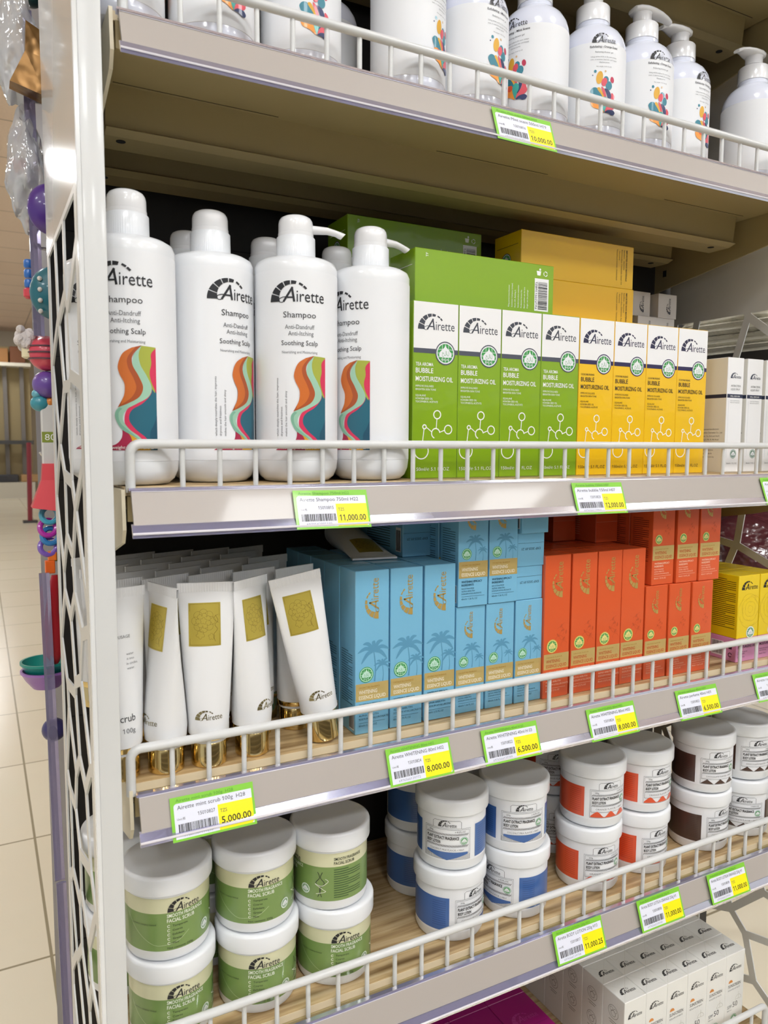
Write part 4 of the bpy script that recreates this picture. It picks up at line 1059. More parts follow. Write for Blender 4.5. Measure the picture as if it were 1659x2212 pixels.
# ------------------------------------------------------------------ third shelf
z = TOP[3] + 0.0002
TF, TB, TP = tube_proto('front'), tube_proto('back'), plain_tube_proto()
for src, x, y, a, tilt, lab in ((TB, -0.0060, 0.0365, 22, 0, 'white tube beside the side post, its text side showing'),
                       (TF, 0.0337, 0.0345, -66, 0, 'white tube with gold patch turned left, second from the side post'),
                       (TF, 0.0728, 0.0310, -6, 0, 'white tube with gold patch facing the aisle, above the 5,000.00 tag'),
                       (TF, 0.1168, 0.0360, 46, 0, 'white tube with gold patch turned right, fourth from the side post'),
                       (TF, 0.1925, 0.0335, 8, -10.6, 'white tube leaning left against the others, beside the blue cartons')):
    rz = facing(x, y) * 0.6 + R_(a)
    if tilt:
        M = Matrix.Rotation(R_(tilt), 4, 'Y') @ Matrix.Rotation(R_(a) - 0.25, 4, 'Z')
        place(src, (x, y, z + 0.0164 * math.sin(R_(abs(tilt)))), 0, lab, 'tube', 'white tubes with gold caps', rot=M.to_euler())
    else: place(src, (x, y, z), rz, lab, 'tube', 'white tubes with gold caps')
rnd = random.Random(11)
XR = ((0.0015, 0.0460, 0.0905, 0.1350, 0.1795), (0.0235, 0.0680, 0.1125, 0.1570))
n = 0
for r, (y, turn) in enumerate(((0.0810, 20), (0.1225, 22), (0.1640, 18), (0.2055, 23), (0.2470, 19))):
    for q, x in enumerate(XR[r % 2]):
        rz = R_(turn + rnd.uniform(-2.5, 2.5))
        place(TF if r == 0 else TP, (x, y + rnd.uniform(-.001, .001), z), rz, 'packed white tube behind the front ones, row %d from the front, %s from the left' % (r + 1, ORD[q]), 'tube', 'white tubes packed behind the front ones')
B80, B40, BL40 = essence_proto('blue', True), essence_proto('blue', False), lying_essence_proto('blue')
O80, O40, OL40 = essence_proto('orange', True), essence_proto('orange', False), lying_essence_proto('orange')
for i, x in enumerate((0.2238, 0.2650, 0.3070)):
    for r in range(5):
        if i and r > 3: continue
        lab = 'tall blue carton, %s from the left in the front row' % ORD[i] if r == 0 else 'tall blue carton in row %d behind the %s front blue carton' % (r + 1, ORD[i])
        place(B80, (x + 0.0194, 0.0250 + 0.0008 * i + r * 0.0397, z), R_(-0.6 if r == 0 else rnd.uniform(-0.3, 0.3)) * (1 if r == 0 else 0.4), lab, 'carton', 'tall blue cartons')
for i, x in enumerate((0.3493, 0.3895, 0.4301)):
    place(B40, (x + 0.0194, 0.0295 - 0.0008 * i, z), 0, 'small blue carton, %s from the left in the lower row' % ORD[i], 'carton', 'small blue cartons')
    place(B40, (x + 0.0194, 0.0700, z), 0, 'small blue carton hidden behind the %s one of the lower row' % ORD[i], 'carton', 'small blue cartons')
zb = z + 0.1212 + 0.0004
for i, x in enumerate((0.3500, 0.3910)):
    place(B40, (x + 0.0194, 0.0270, zb), R_(-1.2), 'small blue carton standing on the lower row, %s one, tucked under the shelf' % ('left', 'right')[i], 'carton', 'small blue cartons')
    place(B40, (x + 0.0194, 0.0690, zb), 0, 'small blue carton standing on the lower row, behind the %s one' % ('left', 'right')[i], 'carton', 'small blue cartons')
for i, (x, y) in enumerate(((0.4300, 0.0290), (0.4310, 0.0285), (0.4325, 0.0230))):
    place(BL40, (x + 0.0193, y, zb + i * 0.0389), R_((0.6, -0.5, 1.2)[i]), 'blue carton lying end-on beside the orange ones, %s of three' % ('lowest', 'middle', 'topmost')[i], 'carton', 'blue cartons lying end-on')
z80 = z + 0.1714 + 0.0004
place(BL40, (0.3325, 0.0870, z80), 0, 'blue carton lying end-on at the back on top of the tall blue ones', 'carton', 'blue cartons lying end-on')
for i, x in enumerate((0.4690, 0.5108, 0.5515, 0.5912)):
    for r in range(3):
        lab = 'tall orange carton, %s from the left in the front row' % ORD[i] if r == 0 else 'tall orange carton in row %d behind the %s front orange carton' % (r + 1, ORD[i])
        place(O80, (x + 0.0196, 0.0245 + r * 0.0400, z), 0, lab, 'carton', 'tall orange cartons')
for i, x in enumerate((0.6335, 0.6742, 0.7110)):
    x = 0.6325 + i * 0.0402
    for r in range(2):
        place(O40, (x + 0.0196, 0.0240 + r * 0.0400 - 0.002 * i, z), 0, 'small orange carton, %s from the left in the lower row%s' % (ORD[i], '' if r == 0 else ', the one behind it'), 'carton', 'small orange cartons')
        xo = 0.0100 if i == 0 else 0.0120
        place(O40, (x + 0.0196 + xo, 0.0255 + r * 0.0400 - 0.002 * i, zb), 0, 'small orange carton, %s from the left in the upper row%s' % (ORD[i], '' if r == 0 else ', the one behind it'), 'carton', 'small orange cartons')
place(OL40, (0.6225, 0.0860, z80), 0, 'dark orange carton lying end-on on the tall orange ones', 'carton', 'orange cartons lying end-on')
place(OL40, (0.5800, 0.1200, z80), 0, 'orange carton lying deep in shade left of the other lying one', 'carton', 'orange cartons lying end-on')
PK, RO_ = pink_proto(), rose_proto()
for i, x in enumerate((0.8065, 0.8520)):
    for r in range(5):
        y = 0.0220 + r * 0.0446
        nm = ('left', 'right')[i]
        place(PK, (x + 0.0220, y, z), 0, 'low pink carton under the %s yellow rose carton%s' % (nm, '' if r == 0 else ', row %d from the front' % (r + 1)), 'carton', 'low pink cartons')
        place(RO_, (x + 0.0220, y, z + 0.0333), 0, 'yellow rose carton, %s column, row %d from the front, on pink ones' % (nm, r + 1), 'carton', 'yellow rose cartons')
# a tube lying on the blue cartons
d = Vector((0.276 - 0.298, 0.083 - 0.245, 0)).normalized()      # towards its crimped end
ax = Vector((0, 0, 1)); side = Vector((-d.y, d.x, 0))
tilt = math.radians(6.0)
up = (d * math.cos(tilt) + Vector((0, 0, -1)) * math.sin(tilt)).normalized()
sx_ = side; sy_ = up.cross(sx_).normalized()
if sy_.z > 0: sx_ = -sx_; sy_ = up.cross(sx_).normalized()
M = Matrix((sx_, sy_, up)).transposed()
pos = Vector((0.276, 0.083, z80 + 0.0016)) - up * TUBE_H
place(TF, pos, 0, 'white tube with gold patch lying on top of the tall blue cartons', 'tube', 'white tubes with gold caps', rot=M.to_euler())

# ------------------------------------------------------------------ fourth shelf: stacked jars
z = TOP[4] + 0.0002
JG, JB, JO, JK = jar_base(green_label), jar_base(lotion_label('blue')), jar_base(lotion_label('orange')), jar_base(lotion_label('brown'))
def jar(src, x, y, lev, ang, lab, grp):
    return place(src, (x, y, z + lev * (JAR_H + 0.0002)), facing(x, y) + R_(ang), lab, 'jar', grp)
GG = 'green scrub jars'
jar(JG, 0.0400, 0.0640, 0, 17, 'green scrub jar, bottom of the stack nearest the side post', GG); jar(JG, 0.0385, 0.0665, 1, 22, 'green scrub jar, top of the stack nearest the side post', GG)
jar(JG, 0.1292, 0.0650, 0, 10.5, 'green scrub jar, bottom of the second stack from the side post', GG); jar(JG, 0.1278, 0.0670, 1, 14, 'green scrub jar, top of the second stack from the side post', GG)
jar(JG, 0.2168, 0.0640, 0, 19, 'green scrub jar, bottom of the third stack, beside empty board', GG); jar(JG, 0.2125, 0.0650, 1, -72, 'green scrub jar turned to its ingredients text, top of the third stack', GG)
jar(JG, 0.0125, 0.1530, 0, 120, 'green scrub jar behind, bottom of the stack by the lattice panel', GG); jar(JG, 0.0125, 0.1540, 1, 140, 'green scrub jar behind, top of the stack seen through the lattice', GG)
jar(JG, 0.1040, 0.1550, 0, 40, 'green scrub jar behind, bottom of the hidden second stack', GG); jar(JG, 0.1040, 0.1550, 1, 60, 'green scrub jar behind, top of the hidden second stack', GG)
GB = 'blue lotion jars'
jar(JB, 0.3690, 0.0660, 0, 49, 'blue lotion jar, bottom of the first blue stack, label turned right', GB); jar(JB, 0.3712, 0.0670, 1, -7, 'blue lotion jar, top of the first blue stack, label facing the aisle', GB)
jar(JB, 0.4640, 0.0640, 0, -40, 'blue lotion jar, bottom of the second blue stack, label turned left', GB); jar(JB, 0.4605, 0.0640, 1, 19, 'blue lotion jar, top of the second blue stack, beside the orange ones', GB)
jar(JB, 0.3790, 0.1580, 0, 52, 'blue lotion jar behind the first blue stack, lower one', GB); jar(JB, 0.3790, 0.1580, 1, 65, 'blue lotion jar behind the first blue stack, upper one', GB)
jar(JB, 0.3760, 0.2360, 0, 90, 'blue lotion jar deepest in shade, lower one', GB) if False else None
jar(JB, 0.4700, 0.1560, 0, 30, 'blue lotion jar behind the second blue stack, lower one', GB); jar(JB, 0.4700, 0.1560, 1, 30, 'blue lotion jar behind the second blue stack, upper one', GB)
GO = 'orange lotion jars'
jar(JO, 0.5842, 0.0640, 0, 34, 'orange lotion jar, bottom of the first orange stack', GO); jar(JO, 0.5885, 0.0640, 1, 37, 'orange lotion jar, top of the first orange stack', GO)
jar(JO, 0.6730, 0.0640, 0, 50, 'orange lotion jar, bottom of the second orange stack', GO); jar(JO, 0.6755, 0.0640, 1, 47, 'orange lotion jar, top of the second orange stack', GO)
jar(JO, 0.6020, 0.1580, 0, 20, 'orange lotion jar behind, seen between the blue and orange stacks, lower one', GO); jar(JO, 0.6020, 0.1580, 1, 15, 'orange lotion jar behind, seen between the blue and orange stacks, upper one', GO)
GK = 'brown lotion jars'
jar(JK, 0.7965, 0.0640, 0, 56, 'brown lotion jar, bottom of the first brown stack', GK); jar(JK, 0.7990, 0.0630, 1, 37, 'brown lotion jar, top of the first brown stack', GK)
jar(JK, 0.8850, 0.0640, 0, 11, 'brown lotion jar, bottom of the stack at the right end', GK) ; jar(JK, 0.8865, 0.0650, 1, 39, 'brown lotion jar, top of the stack at the right end', GK)

# ------------------------------------------------------------------ lowest shelf
z = TOP[5] + 0.0002
SU, MG = sun_proto(), magenta_proto()
for c in range(6):
    for r in range(6):
        lab = 'white sunscreen carton, front row, %s from the left' % ORD[c] if r == 0 else 'white sunscreen carton, row %d from the front, %s from the left' % (r + 1, ORD[c])
        place(SU, (0.6285 + 0.0201 + c * 0.0406, 0.0310 + r * 0.0405, z), 0, lab, 'carton', 'white sunscreen cartons')
for c in range(4):
    for r in range(3):
        place(MG, (0.4905 - c * 0.0605, 0.0360 + r * 0.0735, z), 0, 'magenta carton, %s from the right, row %d from the front' % (ORD[c], r + 1), 'carton', 'magenta cartons on the lowest shelf')

# ------------------------------------------------------------------ price tags
def price_tag(k, zk, x, code, name, price, digits, dz=0.0, rot=0.0, seed=1, lab=''):
    W_, H_ = 0.0760, 0.0372
    o = MB(); a = Art(); gt = ink('5AA32A'); tx = ink('3A3B48')
    o.box(0, 0, -H_, W_, 0.0003, 0, TAG_GREEN)
    def RR(x0, y0, x1, y1, r): return [(x0, y0), (x1, y0), (x1, y1)] + [(x0 + r - r * math.sin(t), y1 - r + r * math.cos(t)) for t in (PI / 2 * q / 6 for q in range(7))]
    a.poly(RR(0.0028, -0.0352, 0.0738, -0.0055, 0.0028), TAG_WHITE, 1)
    y0, y1, x0, x1 = -0.0352, -0.0135, 0.0415, 0.0738
    a.poly([(x0, y0), (x1 - 0.002, y0), (x1, y0 + 0.002), (x1, y1), (x0, y1)], TAG_YELLOW, 2)
    a.text(name, 0.0050, -0.0043, 0.0026, gt, w=min(0.052, 0.0021 * len(name))); a.text(name, 0.0058, -0.0108, 0.0034, tx, w=min(0.0620, 0.0024 * len(name)))
    a.text(code, 0.0235, -0.0186, 0.0030, tx, w=0.0155); a.text('Unit:瓶', 0.0050, -0.0196, 0.0017, tx)
    a.barcode(0.0058, -0.0300, 0.0402, -0.0230, BLACK, seed); a.text(digits, 0.0100, -0.0338, 0.0023, ink('9A9CB0'), w=0.0255)
    a.text('TZS', 0.0435, -0.0205, 0.0029, tx, w=0.0062); a.text(price, 0.0440, -0.0300, 0.0056, ink('26230E'), w=0.0275, bold=0.012)
    o.art(a, on_front())
    t = o.build('price_tag')
    ang = math.atan2(0.0151, 0.0406)
    t.location = (x, -0.0034 - 0.0012, zk - 0.0055 + dz); t.rotation_euler = (-ang, rot, 0)
    tag(t, lab, 'price tag', 'green and yellow price tags on the shelf strips')
T = [(1, Z1, 0.3605, '15010816', 'Airette Mint scent 500ml H19', '10,000.00', '6976566139796', 0, 0.01, 1, 'price tag reading 10,000.00 on the strip under the white pump bottles'),
     (2, Z2, 0.1447, '15010815', 'Airette Shampoo 750ml H22', '11,000.00', '6970142991199', 0.0002, 0.012, 2, 'price tag reading 11,000.00 on the strip under the shampoo bottles'),
     (2, Z2, 0.4785, '15010820', 'Airette bubble 150ml H07', '12,000.00', '6976566139861', 0.0004, 0.01, 3, 'price tag reading 12,000.00 under the green and yellow cartons'),
     (2, Z2, 0.8020, '', 'Airette', '', '', 0.0004, 0, 4, 'price tag cut by the right frame edge under the spray cartons'),
     (3, Z3, 0.0275, '15010827', 'Airette mint scrub 100g  H28', '5,000.00', '77889907111235', -0.0022, 0.0, 5, 'price tag reading 5,000.00 under the white tubes'),
     (3, Z3, 0.2430, '15010824', 'Airette WHITENING 80ml H02', '8,000.00', '6976566139772', 0.0018, 0.0, 6, 'price tag reading 8,000.00 under the blue cartons'),
     (3, Z3, 0.3600, '15010822', 'Airette WHITENING 40ml H 03', '6,500.00', '6976566139789', 0.0006, 0.01, 7, 'price tag reading 6,500.00 under the small blue cartons'),
     (3, Z3, 0.5100, '15010824', 'Airette WHITENING 80ml H02', '8,000.00', '6976566139772', -0.0006, 0.0, 6, 'price tag reading 8,000.00 under the tall orange cartons'),
     (3, Z3, 0.6580, '15010823', 'Airette perfume 40ml H01', '6,500.00', '6976566139765', -0.0004, 0.01, 8, 'price tag reading 6,500.00 under the small orange cartons'),
     (3, Z3, 0.8065, '150108', 'Airette rose 50ml', '', '6976566', 0.0, 0.01, 9, 'price tag cut by the right frame edge under the pink cartons'),
     (4, Z4, 0.4680, '15010817', 'Airette BODY LOTION 250g H13', '11,000.25', '6976566139758', 0.0066, 0.01, 10, 'price tag reading 11,000.25 on the strip under the jars'),
     (4, Z4, 0.6040, '15010818', 'Airette BODY LOTILN ORANGE 250g H1', '11,000.00', '6976566139741', 0.0054, 0.01, 11, 'price tag reading 11,000.00 under the orange jars, middle of three'),
     (4, Z4, 0.7330, '15010818', 'Airette BODY LOTILN ORANGE 250g H1', '11,000.00', '6976566139741', 0.0048, 0.01, 11, 'price tag reading 11,000.00 under the brown jars, rightmost of three')]
for k, zk, x, code, name, price, dig, dz, rot, seed, lab in T: price_tag(k, zk, x, code, name, price, dig, dz, rot, seed, lab)

# ------------------------------------------------------------------ next bay, seen through the far lattice panel
nb = empty('display_rack', (1.45, 0.30, ZF)); tag(nb, 'dark rack of the next bay seen through the far lattice panel', 'rack')
RK = mat('rack_dark', (0.035, 0.032, 0.030), 0.6)
MB().box(-0.47, 0.26, 0.80, 0.75, 0.275, 2.2, BACK).build('back_panel', nb)
for zz in (0.905, 1.382): MB().box(-0.47, -0.22, zz - 0.02, 0.75, 0.259, zz, RK).build('rack_shelf', nb)
for xx in (0.72, 0.0): MB().box(xx, 0.276, 0.0, xx + 0.03, 0.30, 2.2, RK).build('upright', nb)
TRAY = mat('clear_tray', (0.80, 0.77, 0.66), 0.22, coat=0.6, bump=(45, 0.8, 0.008))
def tray_proto():
    m = MB(); w, d = 0.15, 0.11
    rings = []
    for (q, zz) in ((0.90, 0.0), (0.94, 0.001), (1.0, 0.006), (0.97, 0.012), (1.02, 0.0165), (1.0, 0.0190), (0.80, 0.0185)):
        rr = []
        for k in range(40):
            t = 2 * PI * k / 40; c, s_ = math.cos(t), math.sin(t)
            rr.append((w * q * math.copysign(abs(c) ** 0.35, c), d * q * math.copysign(abs(s_) ** 0.35, s_), zz))
        rings.append(rr)
    m.loft(rings, TRAY); return proto(m.build('plastic_tray'))
TY = tray_proto(); rnd = random.Random(5)
for c, (x, y, nn) in enumerate(((1.17, 0.235, 4), (1.49, 0.215, 5), (1.80, 0.24, 4))):
    for k in range(nn):
        place(TY, (x + rnd.uniform(-.006, .006), y + rnd.uniform(-.006, .006), ZF + 1.3825 + k * 0.0192), R_(rnd.uniform(-9, 9)),
              'clear wrapped tray, %s from below, %s stack beyond the lattice' % (ORD[k], ('left', 'middle', 'right')[c]), 'tray', 'clear trays beyond the lattice')
MAROON = mat('maroon_bag', (0.085, 0.018, 0.022), 0.3, coat=0.6, bump=(22, 0.8, 0.02))
def bag_proto():
    m = MB(); bm = bmesh.new(); bmesh.ops.create_icosphere(bm, subdivisions=4, radius=1.0); rr = random.Random(2)
    for v in bm.verts:
        n = math.sin(v.co.x * 5 + 1) * math.sin(v.co.y * 6) * math.sin(v.co.z * 5 + 2) * 0.12 + math.sin(v.co.x * 11 + v.co.z * 9) * 0.03
        c = v.co * (1 + n); c.z = max(-0.8, c.z); v.co = Vector((c.x * 0.13, c.y * 0.09, (c.z + 0.8) * 0.12))
    m.bm(bm, MAROON, True); return proto(m.build('crinkled_bag'))
BG = bag_proto()
for k, x in enumerate((1.13, 1.40, 1.67)):
    place(BG, (x, 0.24, ZF + 0.9052), R_(20 + 50 * k), 'crinkled maroon bag beyond the lattice, %s from the left' % ORD[k], 'bag', 'maroon bags beyond the lattice')

# ------------------------------------------------------------------ end display with hanging toys, left of the lattice panel
def toy(name, m, loc, label, cat_='toy', grp='toys hanging left of the lattice panel'):
    o = m.build(name); o.location = loc; tag(o, label, cat_, grp); return o
ed = empty('end_display', (0, 0, 0)); tag(ed, 'dark end panel with metal hooks behind the lattice panel', 'display')
MB().box(-0.010, 0.33, ZF, 0.002, 0.95, 0.85, mat('end_panel', (0.16, 0.15, 0.16), 0.5)).build('panel', ed)
STEEL = mat('steel', (0.6, 0.6, 0.62), 0.25, metal=1.0)
for hz in (0.604, 0.418, 0.235, 0.155, 0.045, -0.035, -0.150):
    MB().tube([(-0.010, 0.45, hz), (-0.034, 0.45, hz), (-0.037, 0.45, hz + 0.005)], 0.0022, STEEL, 8).build('hook', ed)
def tc(h, **k): return mat('toy_' + h, h, 0.35, coat=0.4, **k)
U = 0.00062
def bagmesh(h, w, d, seed):
    bm = bmesh.new(); bmesh.ops.create_icosphere(bm, subdivisions=4, radius=1.0)
    for v in bm.verts:
        n = math.sin(v.co.z * 9 + seed) * math.sin(v.co.x * 7 + seed * 2) * 0.10 + math.sin(v.co.y * 13 + v.co.z * 17) * 0.05
        c = v.co * (1 + n); v.co = Vector((c.x * w * (1 - 0.35 * max(0, c.z)), c.y * d, c.z * h))
    return MB().bm(bm, BAG, True)
toy('plastic_bag', bagmesh(0.084, 0.026, 0.03, 1), (-0.0480, 0.45, 0.490), 'crinkled clear plastic bag hanging topmost at the left edge')
toy('plastic_bag', bagmesh(0.075, 0.023, 0.028, 4), (-0.0420, 0.45, 0.335), 'clear plastic bag of coloured balls hanging below the bronze foil')
g = MB(); bz = mat('bronze_foil', (0.20, 0.10, 0.025), 0.3, metal=0.6, bump=(14, 0.6, 0.02))
g.loft([[(-0.004, -0.008, 0.088), (0.012, -0.008, 0.080), (0.012, 0.008, 0.080), (-0.004, 0.008, 0.088)], [(-0.006, -0.014, 0.050), (0.018, -0.014, 0.045), (0.018, 0.014, 0.045), (-0.006, 0.014, 0.050)], [(-0.024, -0.012, 0.012), (0.016, -0.016, 0.0), (0.016, 0.012, 0.0), (-0.024, 0.012, 0.012)]], bz, False)
toy('foil_packet', g, (-0.0350, 0.410, 0.405), 'crumpled bronze foil packet hanging in front of the clear bag')
for (u, v, r, h, nm) in ((78, 20, 22, '1F4A4A', 'dark green'), (56, 305, 20, '6A3A78', 'purple'), (52, 365, 16, 'B23A44', 'red'), (58, 398, 13, '5E7370', 'grey green'), (58, 425, 13, '77662E', 'olive'), (62, 450, 11, '2C4258', 'navy'), (62, 470, 9, 'A82A48', 'crimson')):
    toy('toy_ball', MB().sphere((0, 0, 0), r * U, tc(h)), (-0.0438 + (u - 52) * U, 0.45, 0.3323 - (v - 365) * U), '%s ball inside the hanging clear bags' % nm)
def disc(r, h, holes): 
    m = MB().sphere((0, 0, 0), r, tc(h), (0.85, 0.45, 1))
    for k in range(holes): m.sphere((-0.5 * r, -0.36 * r, r * (0.45 - 0.4 * k)), r * 0.09, tc('D9D4CC'))
    return m
toy('round_toy', disc(0.031, '4E2A86', 0), (-0.0190, 0.400, 0.2725), 'purple round toy half hidden behind the lattice panel edge')
toy('round_toy', disc(0.033, '1D6A78', 4), (-0.0180, 0.400, 0.1700), 'teal oval toy with pale studs beside the lattice panel')
m = MB()
for k in range(3): m.lathe([(0.004, 0), (0.0055, 0.002), (0.0055, 0.009), (0.004, 0.011)], tc('2F6FC0'), 16, (0, 0, k * 0.0125))
m.lathe([(0.004, -0.014), (0.007, -0.011), (0.007, -0.002), (0.004, 0)], tc('D8404C'), 16); toy('stacking_toy', m, (-0.0432, 0.45, 0.1830), 'blue stacking toy with a red foot hanging far left')
FLUFF = mat('fluff', (0.72, 0.66, 0.63), 0.9, bump=(90, 1.0, 0.01)); m = MB(); rnd = random.Random(8)
for q in range(14): m.sphere((rnd.uniform(-.010, .012), rnd.uniform(-.006, .006), rnd.uniform(-.013, .011)), rnd.uniform(.005, .008), FLUFF, u=14, v=9)
m.sphere((0, 0, 0), 0.0125, FLUFF, (1, .7, 1)); m.lathe([(0.005, -0.026), (0.008, -0.024), (0.008, -0.012), (0.004, -0.010)], tc('EADFB8'), 16); toy('fluffy_toy', m, (-0.0470, 0.45, 0.1180), 'fluffy whitish toy with a cream foot sticking out to the left')
m = MB().sphere((0, 0, 0), 0.023, tc('D8485C'))
for k in range(3): m.tube([(0.0236 * math.cos(a) * math.cos(0.35 * (k - 1)), 0.0236 * math.sin(a) * math.cos(0.35 * (k - 1)), 0.0236 * math.sin(0.35 * (k - 1))) for a in (2 * PI * q / 24 for q in range(25))], 0.0011, tc('5A3A4A'), 6)
toy('striped_ball', m, (-0.0250, 0.45, 0.1000), 'pinkish red ball with dark stripes beside the lattice')
toy('toy_ball', MB().sphere((0, 0, 0), 0.018, tc('6C4CA0')), (-0.0260, 0.45, 0.0590), 'violet ball hanging under the striped red ball')
m = MB().sphere((0, 0, 0), 0.012, tc('3E95A5'), (1, 0.8, 0.9)); m.sphere((0.012, -0.002, 0.002), 0.006, tc('E08A3A')); m.sphere((-0.004, -0.002, 0.012), 0.006, tc('6AB3C4')); toy('bird_toy', m, (-0.0350, 0.45, 0.0345), 'small teal toy with an orange beak under the violet ball')
m = MB().box(-0.011, -0.006, -0.045, 0.012, 0.006, 0.045, tc('D8D6D2'), 0.002); a = Art(); a.rect(-0.0105, -0.013, 0.0115, 0.001, ink('8C9A3C'), 1); a.text('80', -0.007, -0.010, 0.008, WHITE_INK, w=0.013); m.art(a, on_front(0, -0.006, 0)); toy('toy_packet', m, (-0.0240, 0.45, -0.0040), 'pale packet with a green band beside the lattice')
m = MB().loft([[(-0.004, -0.010, 0.060), (0.012, -0.010, 0.060), (0.012, 0.010, 0.060), (-0.004, 0.010, 0.060)], [(-0.006, -0.010, 0.038), (0.016, -0.010, 0.038), (0.016, 0.010, 0.038), (-0.006, 0.010, 0.038)], [(-0.019, -0.016, 0.002), (0.018, -0.016, -0.004), (0.018, 0.016, -0.004), (-0.019, 0.016, 0.002)]], tc('EF5A62'), False)
toy('toy_bucket', m, (-0.0310, 0.45, -0.1050), 'coral red bucket shaped toy hanging beside the lattice')
for k, (u, v, h, nm) in enumerate(((108, 1112, '3FA3BE', 'cyan'), (104, 1140, 'B02AA0', 'magenta'), (108, 1158, '2E7DB8', 'blue'), (103, 1182, '7A56B4', 'purple'))):
    pts = [(0.010 * math.cos(a), 0.004 * math.sin(a), 0.010 * math.sin(a)) for a in (2 * PI * q / 24 for q in range(25))]
    toy('toy_ring', MB().tube(pts, 0.0036, tc(h), 8, False), (-0.0300 + (u - 105) * U, 0.45, -0.1252 - (v - 1130) * U), '%s ring in the cluster under the coral bucket' % nm)
for k, (u, v, w_, h_, h, nm) in enumerate(((113, 1200, 9, 10, 'EE7A2A', 'upper orange'), (120, 1203, 6, 12, '6F9A2E', 'green'), (108, 1224, 10, 14, 'EE6A22', 'lower orange'))):
    toy('toy_block', MB().box(-w_ * U, -0.006, -h_ * U, w_ * U, 0.006, h_ * U, tc(h), 0.001), (-0.0274 + (u - 112) * U, 0.450 + 0.014 * (k == 1), -0.1789 - (v - 1215) * U), '%s block hanging above the red pouch' % nm)
rings = []
for zz, w_, x_ in ((0.062, 0.004, 0.004), (0.045, 0.0065, 0.002), (0.010, 0.009, -0.001), (-0.02, 0.0115, -0.001), (-0.045, 0.0115, -0.001), (-0.058, 0.006, 0.001), (-0.062, 0.002, 0.002)):
    rings.append([(x_ + w_ * math.cos(t), w_ * 0.6 * math.sin(t), zz) for t in (2 * PI * q / 16 for q in range(16))])
toy('red_pouch', MB().loft(rings, mat('red_pouch', (0.50, 0.012, 0.02), 0.25, coat=0.7)), (-0.0285, 0.45, -0.2580), 'glossy red pouch hanging beside the lattice panel')
def bowl(h): return MB().lathe([(0, -0.020), (0.018, -0.020), (0.027, -0.008), (0.031, 0.0), (0.033, 0.002), (0.033, 0.005), (0.030, 0.005), (0.0255, -0.006), (0.017, -0.017), (0, -0.017)], tc(h), 40)
toy('toy_bowl', bowl('9A6AB4'), (-0.0380, 0.47, -0.3350), 'purple bowl, lower of two nested bowls low left', 'bowl', 'nested bowls')
toy('toy_bowl', bowl('138A7E'), (-0.0380, 0.47, -0.3225), 'teal bowl, upper of two nested bowls low left', 'bowl', 'nested bowls')
toy('toy_ball', MB().sphere((0, 0, 0), 0.016, tc('3A3468')), (-0.0320, 0.45, -0.4110), 'navy round toy peeking out below the bowls')
PST = mat('lilac_strip', (0.50, 0.46, 0.66), 0.12, trans=0.7, coat=0.6)
def strip(z0, z1, x0, x1, label):
    m = MB().loft([[(x0 + a, b, z0) for a, b in ((0, 0), (0.013, 0), (0.013, 0.003), (0.009, 0.006), (0.004, 0.006), (0, 0.003))], [(x1 + a, b, z1) for a, b in ((0, 0), (0.013, 0), (0.013, 0.003), (0.009, 0.006), (0.004, 0.006), (0, 0.003))]], PST, False)
    o = m.build('plastic_strip'); o.location = (0, 0.432, 0); tag(o, label, 'plastic strip', 'lilac clear plastic strips')
strip(0.12, 0.52, -0.0405, -0.0430, 'lilac clear plastic strip hanging in front of the upper toys')
strip(-0.62, -0.19, -0.0390, -0.0450, 'lilac clear plastic strip below the red pouch')
strip(ZF, -0.625, -0.0300, -0.0375, 'lilac clear plastic strip reaching down to the floor')

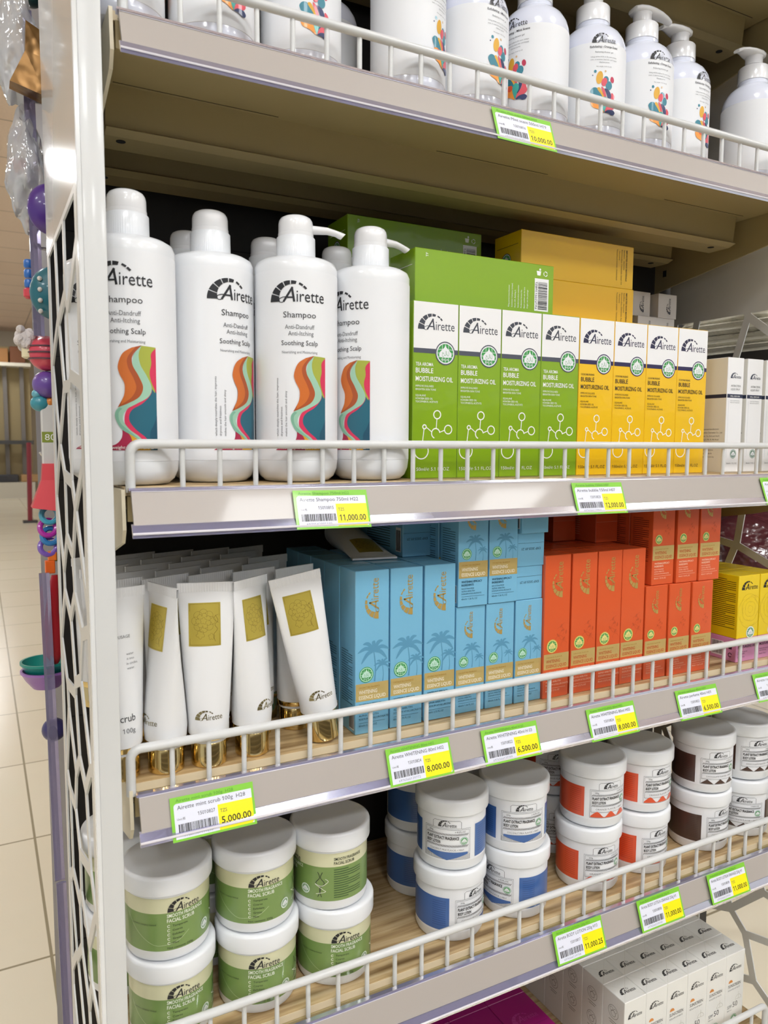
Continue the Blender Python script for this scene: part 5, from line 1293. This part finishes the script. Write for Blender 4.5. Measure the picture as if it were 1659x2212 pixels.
# ------------------------------------------------------------------ far end of the shop
fs = empty('far_shelf', (0.2, 17.6, ZF)); tag(fs, 'far display shelf with brown goods, blurred beyond the toys', 'shelf')
MB().box(-2.2, 0.35, 0.35, 0.75, 0.40, 3.25, mat('ochre_panel', (0.42, 0.33, 0.17), 0.7)).build('back_panel', fs)
MB().box(-2.2, -0.1, 2.80, 0.75, 0.35, 2.87, mat('pale_edge', (0.85, 0.80, 0.66), 0.5)).build('shelf_board', fs)
for k in range(9): MB().box(-2.1 + k * 0.33, 0.20, 0.0, -2.02 + k * 0.33, 0.30, 2.80, mat('post_grey', (0.22, 0.20, 0.18) if k % 2 else (0.22, 0.20, 0.18), 0.6)).build('post', fs)
MB().box(-2.2, -0.2, 1.15, 0.75, 0.2, 1.23, mat('dark_rail', (0.06, 0.06, 0.06), 0.6)).build('rail', fs)
MB().box(-2.2, -0.2, 0.0, 0.75, 0.34, 0.34, mat('pale_plinth', (0.6, 0.56, 0.46), 0.6)).build('plinth', fs)
GD = ['8A5A32', '9C4A34', 'A9763F', '7A4A2C']
for k in range(8):
    o = MB().box(-0.15, 0, 0, 0.15, 0.3, 0.30 + 0.05 * (k % 3), tc(GD[k % 4]), 0.01).build('goods_box'); o.location = (-1.8 + 0.2 + k * 0.33, 17.6, ZF + 2.8705)
    tag(o, 'brown goods box on the far shelf, %s from the left' % ORD[k], 'box', 'brown goods on the far shelf')
for k, h in enumerate(('3A4A6A', 'C9B08A', '7A2A2A', 'D8D0BC', '2A2A30', 'B08A5A')):
    o = MB().box(-0.22, 0, 0, 0.22, 0.3, 0.16, tc(h), 0.02).build('folded_goods'); o.location = (-1.7 + 0.2 + k * 0.48, 17.45, ZF + 0.3405)
    tag(o, 'folded goods on the low plinth of the far shelf, %s from the left' % ORD[k], 'goods', 'folded goods on the far plinth')
m = MB().tube([(0, 0, 0), (0.02, 0, 1.2)], 0.035, tc('7E1420'), 12); m.box(-0.1, -0.1, 0, 0.1, 0.1, 0.03, tc('2A2A2E')); o = m.build('red_pole'); o.location = (0.545, 12.0, ZF); tag(o, 'dark red pole standing on the tiled floor in the far background', 'pole')

# unseen shelving behind the viewer, added to block low ambient light; gold caps mirror it
op = empty('unseen_opposite_shelf', (0.5, -2.35, ZF)); tag(op, 'unseen shelving unit added across the aisle to block low light', 'shelf')
MB().box(-3.2, -0.45, 0, 3.6, -0.42, 1.5, mat('opposite_back', (0.30, 0.28, 0.26), 0.6)).build('back_panel', op)
for zz in (0.25, 0.65, 1.05, 1.45): MB().box(-3.2, -0.42, zz, 3.6, 0.0, zz + 0.03, mat('opposite_board', (0.5, 0.48, 0.44), 0.5)).build('shelf_board', op)
